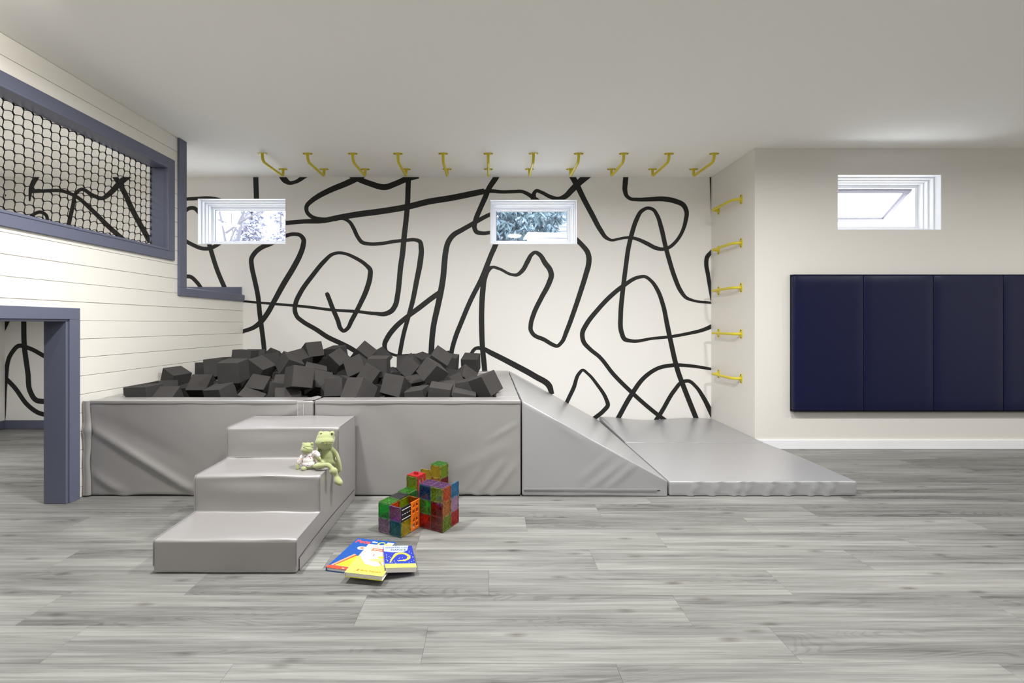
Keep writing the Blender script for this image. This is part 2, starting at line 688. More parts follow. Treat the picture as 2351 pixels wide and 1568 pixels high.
def trim(name, boxes, part='casing_board'):
    t = struct(empty(name))
    for b in boxes:
        MB().box(*b).build(part, M_slate, t, bevel=0.002, seg=1)
    return t


cw = .07
y0, y1, z0, z1 = NW
tn = trim('trim_1', [(XL, XL + T, y0 - cw, y1 + cw, z1, z1 + cw), (XL, XL + T, y0 - cw, y1 + cw, z0 - cw, z0),
                     (XL, XL + T, y1, y1 + cw, z0, z1), (XL, XL + T, y0 - cw, y0, z0, z1)])
for b in ((XLB, XL + .004, y0, y1, z1 - .012, z1), (XLB, XL + .004, y0, y1, z0, z0 + .012), (XLB, XL + .004, y1 - .012, y1, z0 + .012, z1 - .012), (XLB, XL + .004, y0, y0 + .012, z0 + .012, z1 - .012)):
    MB().box(*b).build('jamb', M_slate, tn, bevel=0.0015, seg=1)
for b in ((XL - .004, XL + T + .004, y0, y1, z1 - .018, z1 + .001), (XL - .004, XL + T + .004, y1 - .018, y1 + .001, z0, z1 - .018), (XL - .004, XL + T + .004, y0, y1 - .018, z0 - .001, z0 + .016)):
    MB().box(*b).build('bead', M_slate, tn, bevel=0.002, seg=1)
y0, y1, z0, z1 = DW
td = trim('trim_2', [(XL, XL + T, y0 - cw, y1 + cw, z1, z1 + cw), (XL, XL + T, y1, y1 + cw, 0, z1), (XL, XL + T, y0 - cw, y0, 0, z1)])
for b in ((XLB - .002, XL + .006, y0, y1, z1 - .014, z1), (XLB - .002, XL + .006, y1 - .014, y1, 0, z1 - .014), (XLB - .002, XL + .006, y0, y0 + .014, 0, z1 - .014)):
    MB().box(*b).build('jamb', M_slate, td, bevel=0.002, seg=1)
trim('trim_3', [(XL - .002, XL + T, LE - .088, LE + .004, 1.405, ZC), (XL - .002, XL + T, LE - .088, YB - .002, 1.337, 1.405),
                (XLB - .004, XL - .003, LE + .002, YB - .002, LZ, 1.412), (XLB - .004, XL - .003, LE + .0005, LE + .014, 1.413, ZC)])
struct(link('baseboard_loft', MB().box(X0, XL - .012, YB - .016, YB, LZ, 1.49).mesh('b', bevel=0.003), M_slate))
struct(link('baseboard_den', MB().box(X0, XLB, YB - .016, YB, 0, .088).mesh('b', bevel=0.003), M_slate))
struct(link('baseboard_den_side', MB().box(X0, X0 + .016, .9, YB - .016, 0, .088).mesh('b', bevel=0.003), M_slate))
struct(link('baseboard_right', MB().box(XR + .002, X1, YN - .016, YN, 0, .083).mesh('b', bevel=0.004), M_white))

# ---------------------------------------------------------------- windows


def ring(x0, x1, z0, z1, w, ya, yb):
    mb = MB()
    mb.box(x0, x1, ya, yb, z1 - w, z1)
    mb.box(x0, x1, ya, yb, z0, z0 + w)
    mb.box(x0, x0 + w, ya, yb, z0 + w, z1 - w)
    mb.box(x1 - w, x1, ya, yb, z0 + w, z1 - w)
    return mb


def window(n, Y, is_open=False):
    x0, x1, z0, z1 = WIN[n]
    t = struct(empty('window_%d' % n, (x0, Y, z0)))
    ring(x0 - e_, x1 + e_, z0 - e_, z1 + e_, e_, Y - .001, Y + .25).build('reveal_liner', M_vinylfr, t)
    ins = [0, .013, .026, .036, .064]
    dep = [.055, .095, .13, .175]
    for i in range(4):
        a, w = ins[i], ins[i + 1] - ins[i]
        ring(x0 + a, x1 - a, z0 + a, z1 - a, w, Y + dep[i], Y + .245).build('frame_step', M_vinylfr, t, bevel=0.002, seg=1)
    a = ins[4]
    xa, xb, za, zb = x0 + a, x1 - a, z0 + a, z1 - a
    if not is_open:
        MB().box(xa, xb, Y + .205, Y + .209, za, zb).build('pane', M_glass, t)
        ring(xa, xb, za, zb, .006, Y + .198, Y + .204).build('gasket', paint('gasket', (120, 125, 135), .6), t)
    else:
        hl = zb - za
        M = Matrix.Translation((0, Y + .215, zb)) @ Matrix.Rotation(math.radians(52), 4, 'X')
        sm = ring(xa, xb, -hl - .02, 0, .034, -.012, .014)
        sm.v = [tuple(M @ Vector(v)) for v in sm.v]
        s = sm.build('sash', paint('sash_grey', (150, 146, 156), .5), t)
        gm = MB().box(xa + .03, xb - .03, -.001, .001, -hl + .012, -.03)
        gm.v = [tuple(M @ Vector(v)) for v in gm.v]
        gm.build('pane', M_glass, t)
    return t


window(1, YB)
window(2, YB)
window(3, YN, True)

# ---------------------------------------------------------------- mural: brush lines on the back wall (traced on the wall, in photo pixels at the wall's distance)
ST = [
    ([(587, 400), (588, 430), (589, 460)], 12),
    ([(644, 398), (655, 414), (665, 420), (676, 418.5), (704, 401)], [15, 14, 9, 8, 12]),
    ([(405, 459), (424, 457.4), (456, 455.5), (476, 454), (500, 457), (520, 464)], [8, 8, 7, 6]),
    ([(404, 512), (416, 494), (424, 486), (434, 478.5), (446, 478), (455, 486), (462, 500)], 9),
    ([(404, 540), (424, 552), (442.5, 562), (464.6, 570.5), (482, 570), (502, 560), (515, 550)], 9),
    ([(478, 552), (485, 577), (498.7, 620), (519, 668)], 10.5),
    ([(405, 640), (425, 635), (436, 635), (452, 648), (466, 668)], 9),
    ([(645, 513), (656, 512), (698, 508.5), (740, 506.7), (780, 499), (822.5, 492), (873.6, 485.3), (934.8, 475), (984, 463), (1035, 454.7), (1086, 444.4), (1112, 439)], [10, 10, 10, 12, 13, 14, 14, 14, 14, 14, 14, 13]),
    ([(1105, 441), (1125, 438.5), (1150, 440.5), (1180, 440), (1199, 440), (1212.7, 446), (1229.7, 458), (1240, 466)], [10, 9, 8, 8, 8, 9, 11, 12]),
    ([(836, 399), (822, 408), (800, 419), (757, 437), (730, 451), (714.8, 461.7), (704, 474), (704.6, 486), (714.8, 497), (738.6, 504), (774, 501.6)], [16, 14, 14, 13, 12, 11, 10, 9, 9, 10, 12]),
    ([(770, 503), (788, 502), (802, 509), (812, 524.4), (820.8, 543), (831, 556), (848, 560), (873.6, 559.3), (907.6, 554), (933, 551.6), (953.5, 550.8), (964, 555), (967, 568.6), (965, 600), (957, 642.5), (946.8, 693.6), (936.6, 731), (928, 761.6), (916, 822)], [8, 7, 8, 9, 9, 9, 8, 8, 8, 8, 8, 10, 12, 13, 12, 11, 10, 10, 10]),
    ([(805, 401), (820.8, 410), (848, 421), (885.5, 429.5), (907.6, 422), (933, 411), (960, 402)], [14, 13, 13, 14, 13, 13, 16]),
    ([(829, 402), (833, 410)], [26, 6]), ([(936, 402), (936, 412)], [34, 14]),
    ([(938, 400), (937, 430), (935.7, 466.6), (933, 499), (928, 543), (923.8, 585.7), (919.5, 615), (917, 642.5), (912.5, 680), (908, 700), (899, 713.5), (885.5, 720.3), (860, 719.8), (820.7, 715.3), (761, 711.5), (710, 705), (633.6, 698), (591, 694.5), (563.8, 692), (548, 690.5)], [12, 12, 12, 12, 12.5, 12.5, 12.5, 12, 12, 12, 11, 8, 7, 6.5, 6.5, 6, 5.5, 5, 4.5]),
    ([(643, 545), (655, 541.6), (675.6, 537.4), (689, 540), (697, 550), (696, 563.8), (689, 585), (676, 610.6), (650.6, 653), (630, 690.6), (613, 721), (598, 740), (582.5, 751.8), (562, 759.5), (548, 764)], [9, 9, 8.5, 9, 11, 12, 12.5, 13, 13, 12, 12, 12, 10, 9, 9]),
    ([(634, 553), (619.5, 560), (600.8, 568), (585, 581), (577.4, 594), (578, 610.6), (584, 639.5), (592.7, 682), (596, 716), (600.4, 750), (605.5, 791), (608, 820)], 11),
    ([(749.4, 671.5), (751.3, 675.5), (763, 706), (776.5, 738), (781.6, 753.5), (789, 760), (797, 755), (807, 736.5), (827.5, 697), (841, 666.8), (849.7, 634.4), (849.7, 619), (841, 609), (815.6, 592), (791.8, 582.2), (776.5, 580.5), (763, 584), (744, 600.4), (718.7, 631), (689.7, 672), (679.5, 694), (677, 712.7), (683, 728), (693, 736.5), (727, 757), (752.7, 774), (778, 786), (805, 799.5), (829, 815)], [6, 10, 10.5, 10.5, 10, 8, 9, 10.5, 11, 12, 12, 11, 9, 8, 7, 7, 8, 10, 10.5, 11, 11, 10.5, 10, 10, 10.5, 11, 11, 11, 11]),
    ([(1143, 400), (1138, 408.7), (1122.5, 432.5), (1114, 453), (1102, 480), (1092, 505.7), (1089.4, 522.7), (1093.6, 532), (1107, 535.5), (1126, 533.8), (1140, 532)], [13, 13, 12, 12, 11.5, 11, 10.5, 9, 8, 8]),
    ([(1140, 487), (1126, 492), (1102, 504), (1080, 516.8), (1060.7, 527.8), (1040, 540.5), (1029, 556), (1023.5, 577), (1020.5, 603), (1017.4, 637.4), (1011.4, 673), (1004.6, 705.5), (996, 744.6), (991.9, 778.7), (990, 818)], [8, 9, 10, 10.5, 11, 12, 12.5, 13, 13.5, 13.5, 14, 13.5, 13, 13, 13.5]),
    ([(1009.7, 671.5), (992.7, 683.4), (962, 707), (936.6, 726), (907.6, 751.4), (890.6, 773.5), (883, 792), (887, 806), (902.5, 814), (945, 815), (992.7, 813.5), (1031.8, 807.6)], [12, 12, 12, 11, 12, 12, 11, 8, 6, 6, 6, 6]),
    ([(1141, 553), (1137.8, 561.8), (1126, 589), (1118, 610), (1105, 640.8), (1081, 688.5), (1060.8, 736), (1045.5, 775), (1037.8, 802.5), (1034, 830)], [12, 12, 11.5, 12, 11, 11, 11, 10.5, 10]),
    ([(1113, 856), (1111.8, 840), (1107.6, 795.7), (1105.9, 753), (1105.9, 710.6), (1108.4, 668), (1113.5, 634), (1121, 619), (1130.5, 613.4), (1145.8, 617), (1174.8, 630.4), (1187, 631), (1198.6, 622), (1212, 599), (1220.5, 584.5), (1228.5, 579.3), (1238, 584), (1251.8, 604.4), (1263, 620), (1265.8, 631), (1260.4, 650), (1243, 683.4), (1226, 719), (1218.7, 744.6), (1218.7, 758), (1224.6, 767.6), (1250, 780), (1269, 791.2), (1279, 794.5), (1289, 786.3), (1301, 760), (1318, 714), (1331.8, 673), (1345.4, 629), (1351.4, 606), (1352, 590.8), (1348.8, 578.9), (1337, 563.5), (1325, 551.6), (1310, 538)], [12, 12, 12, 12.5, 12.5, 13, 13, 12, 7, 6.5, 6.5, 8, 10, 11, 9, 8, 10, 12, 12.5, 12.5, 12, 11, 11, 10.5, 10, 9.5, 9.5, 9, 8, 9, 10.5, 11, 11.5, 12, 12.5, 12.5, 12, 11, 11, 11]),
    ([(1223.5, 466), (1225, 455), (1226.3, 443.5), (1231.4, 438), (1241.6, 441), (1263.8, 452), (1282.5, 456.4), (1296, 452), (1313, 436), (1330, 419), (1353, 399)], [12, 12, 9, 8, 8, 9, 9, 12, 14, 15, 17]),
    ([(1311, 400), (1325, 425.7), (1340, 456.4), (1359, 492), (1379.5, 529.5), (1391, 545), (1404, 551.4), (1418.7, 549), (1433.3, 546), (1448, 545.5), (1462.7, 549), (1484.7, 558.7), (1506.7, 569.7), (1521.4, 572), (1536, 568), (1550.7, 555.8), (1565.4, 533.8), (1574, 507), (1576, 485.3), (1569, 471), (1550.7, 462), (1521.4, 456.7), (1492, 457.5), (1462.7, 458), (1448, 456.5), (1439, 450), (1434.8, 437), (1435.5, 419.3), (1437.5, 399)], [14, 13, 12, 12, 11, 9, 6, 6, 6, 7, 8, 9.5, 9.5, 8, 8, 8, 9.5, 10.5, 11.5, 12, 11.5, 10, 8.5, 8, 9, 11, 12, 12]),
    ([(1645, 696.5), (1632.6, 695), (1591.8, 690), (1574.8, 683), (1562.8, 668), (1549, 636.6), (1535.6, 594), (1527, 562), (1518.4, 524), (1508, 493), (1500.5, 482), (1487.6, 477.7), (1473, 484.5), (1461, 505), (1451, 535), (1442, 573.4), (1438.2, 600), (1433.5, 636.6), (1428.4, 679), (1425, 721.6), (1427.2, 764), (1434, 778.5), (1448.9, 782.6), (1498, 777), (1540.7, 772.7), (1583, 765), (1614, 757.4), (1632.6, 749.7), (1650, 741)], [5.5, 5.5, 6, 8, 10, 10.5, 10.5, 10.5, 10.5, 9, 8, 7.5, 9, 10.5, 10.5, 10.5, 10.5, 11, 11, 11, 10.5, 8, 6.5, 7, 7.5, 8.5, 10, 10.5]),
    ([(1604, 975), (1596.9, 957), (1573.4, 898), (1556, 851), (1539, 780), (1532, 747), (1522, 699.5), (1508.4, 663.8), (1495.5, 645.5), (1480, 635), (1467, 636.2), (1430, 657), (1404.6, 677.4), (1370.6, 713), (1347, 743.5), (1337, 765), (1340, 784.7), (1354, 801), (1376, 819), (1408, 858.7), (1450, 900.6), (1504, 947.5), (1530, 967)], [11.5, 11.5, 11.5, 11.5, 11, 11, 10, 9.5, 8, 7.5, 8, 10, 10.5, 10.5, 11, 11, 10.5, 9.5, 9, 9.5, 9.5, 9.5, 9.5]),
    ([(1410, 976), (1418, 962), (1450, 905.6), (1479.7, 866), (1511.7, 845), (1543.8, 838.5), (1585.7, 840), (1631.4, 847), (1650, 850)], [11, 11, 11, 10, 9, 7.5, 6.5, 6]),
    ([(1500, 974), (1519, 945), (1548.7, 895.7), (1566, 877), (1580.8, 874.7), (1598, 888), (1615, 913), (1631.4, 945), (1642, 968)], [10, 10, 9.5, 8.5, 8, 10, 11.5, 12]),
    ([(1296, 937), (1303, 920), (1316.8, 891), (1330, 856.5), (1337.5, 849.5), (1349, 857.4), (1371, 883), (1392, 917), (1395.5, 930), (1386, 942.6), (1362, 962)], [9, 9, 9.5, 8, 6.5, 7.5, 9, 10, 10, 9.5]),
    ([(1080, 822), (1085, 807), (1092, 800), (1105, 799.5), (1129, 811), (1178.7, 836.5), (1228, 863.6), (1261, 886), (1267, 905)], [9, 8, 8, 9, 12, 13, 13.5, 14, 11]),
    ([(1632.5, 400), (1633, 505)], [7, 0.8]),
    ([(1645, 566), (1632.6, 579), (1623.5, 590), (1621.5, 601), (1625.8, 633), (1635, 690)], [9, 9, 10, 10, 9.5, 8]),
    # the part of the same wall seen through the net
    ([(90, 396), (85.7, 403), (72, 431), (68, 462)], [14, 13, 11, 4]),
    ([(68, 440), (100, 438.5), (143, 438.6), (171, 449), (214, 485), (250, 520.7), (300, 564)], [8, 8, 8, 10, 11, 11]),
    ([(154, 540), (157, 520.7), (168, 470.7), (175, 443), (186, 435), (214, 449), (236, 455), (250, 446), (275, 420.7), (300, 399)], [10, 10, 9.5, 9, 8, 9, 9, 12, 14, 15]),
    ([(258, 396), (282, 435), (303.6, 481), (345, 556)], 12),
    ([(60, 510), (76, 493), (93, 487), (106, 494), (108, 520)], 8),
    ([(-10, 449), (6, 447), (12, 452)], 9),
    # and below the loft, through the low doorway
    ([(28, 700), (20, 730), (0, 773), (-12, 800)], 10),
    ([(54, 690), (54.7, 731), (56, 792.6), (64.6, 859), (69, 897), (83, 918.5), (103, 922), (140, 925)], 12),
    ([(4, 985), (6.6, 968), (13, 875.5), (26.5, 811), (43, 794), (66, 799), (103, 818), (150, 840)], [11, 11, 10, 10, 9.5, 10, 11]),
    ([(-10, 845), (0, 855.6), (33, 888.7), (66, 932), (89.5, 948), (103, 951.7), (150, 953)], 10.5),
]
sx = YB / F
for i, (pts, w) in enumerate(ST):
    L, R = ribbon([((x - CX) * sx, H - (y - CY) * sx) for x, y in pts], [q * sx for q in (w if isinstance(w, list) else [w])])
    quads = [[L[j], L[j + 1], R[j + 1], R[j]] for j in range(len(L) - 1)]
    polys = [[(p[0], p[1]) for p in q] for q in quads]
    out = []
    for q in polys:
        for c in ((0, 1, ZC - .0005), (1, 0, XR - .0005), (0, -1, 0.0), (-1, 0, -X0)):
            q = clip(q, *c) if q else q
        if q:
            out.append(q)
    for n in (1, 2):
        out = minus_rect(out, wh(n))
    mb = MB()
    yy = YB - .0006 - i * 0.00002
    for q in out:
        mb.add([(p[0], yy, p[1]) for p in q], [tuple(range(len(q)))])
    if mb.f:
        link('brush_line', mb.mesh('brush_line'), M_black, wb)

# ---------------------------------------------------------------- yellow grab bars
ORD = ['first', 'second', 'third', 'fourth', 'fifth', 'sixth', 'seventh', 'eighth', 'ninth', 'tenth', 'eleventh', 'twelfth', 'thirteenth', 'fourteenth',
       'fifteenth', 'sixteenth', 'seventeenth', 'eighteenth', 'nineteenth', 'twentieth', 'twenty-first', 'twenty-second', 'twenty-third', 'twenty-fourth', 'twenty-fifth']
BL, BD = 0.415, 0.072                    # length between flanges, drop


def bar_tube():
    r = .05
    pts = [(0, 0, 0), (0, 0, -.018)] + arc((r, -(BD - r)), r, math.pi, 1.5 * math.pi, 6)
    r2 = .03
    pts += arc((BL - r2, -(BD - r2)), r2, 1.5 * math.pi, 2 * math.pi, 6) + [(0, BL, -.018), (0, BL, 0)]
    return MB().tube(pts, .0125, 12).mesh('grip', smooth=True)


def flange_mesh():
    mb = MB()
    n = 24
    vs = []
    for z in (0, -.005):
        for k in range(n):
            a = 2 * math.pi * k / n
            c, s = math.cos(a), math.sin(a)
            vs.append((.045 * math.copysign(abs(c) ** .8, c), .021 * math.copysign(abs(s) ** .8, s), z))
    mb.add(vs, [tuple(range(n)), tuple(range(2 * n - 1, n - 1, -1))] + [(k, n + k, n + (k + 1) % n, (k + 1) % n) for k in range(n)])
    return mb.mesh('flange', bevel=.001, seg=1)


def screw_mesh():
    return MB().tube([(0, 0, -.0046), (0, 0, -.0056)], .0062, 10).mesh('screw_hole')


me_b, me_f, me_s = bar_tube(), flange_mesh(), screw_mesh()
me_b.materials.append(M_yellow); me_f.materials.append(M_yellow); me_s.materials.append(M_hole)


def grab_bar(M, label, group):
    t = empty('grab_bar')
    t.matrix_world = M
    tag(t, label, 'grab bar', group)
    o = bpy.data.objects.new('grip', me_b); COL.objects.link(o); o.parent = t
    for y in (0, BL):
        f = bpy.data.objects.new('flange', me_f); COL.objects.link(f); f.parent = t; f.location = (0, y, 0)
        for s in (-1, 1):
            h = bpy.data.objects.new('screw_hole', me_s); COL.objects.link(h); h.parent = f; h.location = (s * .033, 0, 0)


for i in range(11):
    x = -2.056 + i * .4104
    grab_bar(Matrix.Translation((x, 4.135, ZC)), 'yellow metal monkey bar on the ceiling, %s from the shiplap wall' % ORD[i], 'monkey bars across the ceiling')
Rw = Matrix.Rotation(math.radians(90), 4, 'Y')
for i, z in enumerate((2.258, 1.853, 1.438, 1.008, .594)):
    grab_bar(Matrix.Translation((XR, 4.225, z)) @ Rw, 'yellow metal climbing rung on the nook side wall, %s from the top' % ORD[i], 'rungs up the nook side wall')

# ---------------------------------------------------------------- navy wall pads
px0, pw = 2.655, .6075
for i in range(5):
    xa = px0 + i * pw
    t = empty('wall_pad', (xa + pw / 2, YN, .335))
    tag(t, 'navy vinyl wall pad, %s' % ['leftmost, next to the nook corner', 'second from the left', 'third from the left', 'fourth from the left, cut by the picture edge',
                                             'fifth from the left, beyond the picture edge', 'sixth from the left, far beyond the picture edge'][i], 'wall pad', 'navy pads along the wall')
    o = put('cushion', soft_box(xa + .001, xa + pw - .001, YN - .057, YN - .006, .345, 1.523, r=.011, step=.08), M_navy, t)
    MB().box(xa, xa + pw, YN - .007, YN, .335, 1.535).build('backboard', paint('pad_back', (14, 14, 22), .6), t)
    MB().box(xa, xa + pw, YN - .045, YN - .002, 1.523, 1.533).build('top_lip', M_navy, t, bevel=.003)
    MB().box(xa, xa + pw, YN - .055, YN - .002, .332, .345).build('bottom_lip', paint('pad_lip', (9, 9, 14), .5), t, bevel=.003)

# ---------------------------------------------------------------- foam pit
PF, PZ, PT = 2.905, .611, .15           # front face, height, thickness of the pads
XSPLIT, XPR = -1.1175, .2085


def px2(x, y):
    return ((x - CX) * PF / F, H - (y - CY) * PF / F)


folds_l = [(px2(190, 975), px2(470, 1150), .030, .013, .9), (px2(205, 1085), px2(300, 1150), .03, .009, .8), (px2(210, 955), px2(420, 1060), .05, -.006, .3),
           (px2(640, 950), px2(560, 1010), .03, .004, .5), (px2(700, 925), px2(655, 950), .02, .005, .5)]
folds_r = [(px2(1195, 965), px2(1120, 1010), .018, .004, .8), (px2(1150, 1060), px2(1085, 1145), .022, .007, .9), (px2(1185, 1060), px2(1120, 1145), .02, .006, .9),
           (px2(1110, 1060), px2(1050, 1140), .022, .004, .8), (px2(1165, 1020), px2(1040, 1080), .04, .004, .5), (px2(860, 940), px2(1000, 1120), .09, -.005, 0)]


def front_disp(folds, seed):
    def d(p, n):
        if n.y < -.7:
            h = sum(seg_fold((p.x, p.z), a, b, w, q, s) for a, b, w, q, s in folds)
            return h + .004 * (noise.noise(Vector((p.x * 2.6 + seed, p.z * 2.2, seed))) + .4 * noise.noise(Vector((p.x * 7, p.z * 6 + seed, 1))))
        if n.z > .7:
            return .002 * noise.noise(Vector((p.x * 5, p.y * 5, seed)))
        return 0
    return d


def pit_panel(label, dims, disp=None, step=.02):
    t = empty('pit_wall_pad', ((dims[0] + dims[1]) / 2, dims[2], 0))
    tag(t, label, 'foam pad', 'padded walls of the foam pit')
    put('cover', soft_box(*dims, r=.012, step=step, disp=disp), M_vinyl, t)
    return t


pl_ = pit_panel('long grey vinyl pit wall with a deep diagonal fold, behind the foam steps', (XL + .035, XSPLIT - .002, PF, PF + PT, .006, PZ), front_disp(folds_l, 3.1), .014)
pr_ = pit_panel('grey vinyl pit wall behind the magnetic tile building, meeting the ramp', (XSPLIT + .004, XPR - .003, PF, PF + PT, .006, PZ), front_disp(folds_r, 8.7), .014)
MB().box(XL + .04, XSPLIT - .01, PF + .004, PF + .1, 0, .012).build('base', M_seam, pl_)
MB().box(XSPLIT + .01, XPR - .01, PF + .004, PF + .1, 0, .012).build('base', M_seam, pr_)
# top hem that overhangs the front a little
for par, a, b in ((pl_, XL + .04, XSPLIT - .11), (pr_, XSPLIT + .012, XPR - .006)):
    mb = MB()
    n = 40
    for j in range(n):
        xa, xb = a + (b - a) * j / n, a + (b - a) * (j + 1) / n
        za, zb = [PZ - .017 - .004 * noise.noise(Vector((q * 6, 2, 1))) for q in (xa, xb)]
        mb.add([(xa, PF - .004, za), (xb, PF - .004, zb), (xb, PF - .004, PZ - .002), (xa, PF - .004, PZ - .002), (xa, PF + .012, PZ + .002), (xb, PF + .012, PZ + .002), (xa, PF + .002, za), (xb, PF + .002, zb)],
               [(0, 1, 2, 3), (3, 2, 5, 4), (0, 6, 7, 1)])
    mb.build('hem', M_vinyl, par, weld=True, smooth=True)
# closing flap over the joint of the two front pads
fm = MB()
for j in range(14):
    z0_, z1_ = .02 + .575 * j / 14, .02 + .575 * (j + 1) / 14
    q = [PF - .007 - .003 * math.sin(z * 19) for z in (z0_, z1_)]
    fm.add([(XSPLIT - .105, PF - .001, z0_), (XSPLIT - .004, q[0], z0_), (XSPLIT - .004, q[1], z1_), (XSPLIT - .105, PF - .001, z1_)], [(0, 1, 2, 3)])
    fm.add([(XSPLIT - .004, q[0], z0_), (XSPLIT - .004, PF + .004, z0_), (XSPLIT - .004, PF + .004, z1_), (XSPLIT - .004, q[1], z1_)], [(0, 1, 2, 3)])
fo = fm.build('flap', M_vinyl, pl_, weld=True, smooth=True, angle=50)
mb = MB()
for x in (XSPLIT - .098, XSPLIT - .062):
    mb.tube([(x, PF - .0075, .03), (x, PF - .0075, .59)], .0012, 5)
mb.build('stitching', paint('pale_thread', (196, 193, 190), .8), pl_)
tf = MB().add([(XSPLIT - .075, PF + .008, PZ + .003), (XSPLIT + .004, PF + .006, PZ + .004), (XSPLIT + .004, PF + .13, PZ + .004), (XSPLIT - .02, PF + .125, PZ + .012), (XSPLIT - .055, PF + .07, PZ + .008)], [(0, 1, 2, 3, 4)])
tf.build('top_flap', M_vinyl, pl_)
# standing flap at the doorway end
fm = MB()
nz = 24
cols = ((-.002, .004), (.012, -.012), (.030, -.016), (.045, -.010), (.052, -.003))
for j in range(nz + 1):
    z = .012 + (PZ - .012) * j / nz
    w = .004 * math.sin(z * 17 + 1) + (.008 if abs(z - .43) < .03 else 0)
    for dx, dy in cols:
        fm.v.append((XL + dx + .002 + w * (dx > .04), PF + dy - abs(w) * .8, z))
nc = len(cols)
fm.f = [(j * nc + i, j * nc + i + 1, (j + 1) * nc + i + 1, (j + 1) * nc + i) for j in range(nz) for i in range(nc - 1)]
fm.build('end_flap', M_vinyl, pl_, smooth=True, angle=80)
pit_panel('grey vinyl pit wall standing against the shiplap boards', (XL + .001, XL + .10, PF + PT + .002, YB - .004, .006, PZ - .002), None, .06)
pit_panel('grey vinyl pit wall whose top meets the upper edge of the ramp', (.05, XPR - .003, PF + PT + .002, YB - .006, .006, PZ), front_disp([], 2.0), .05)
pit_panel('grey vinyl pit wall standing against the mural', (XL + .102, .048, YB - .13, YB - .004, .006, PZ - .002), None, .08)

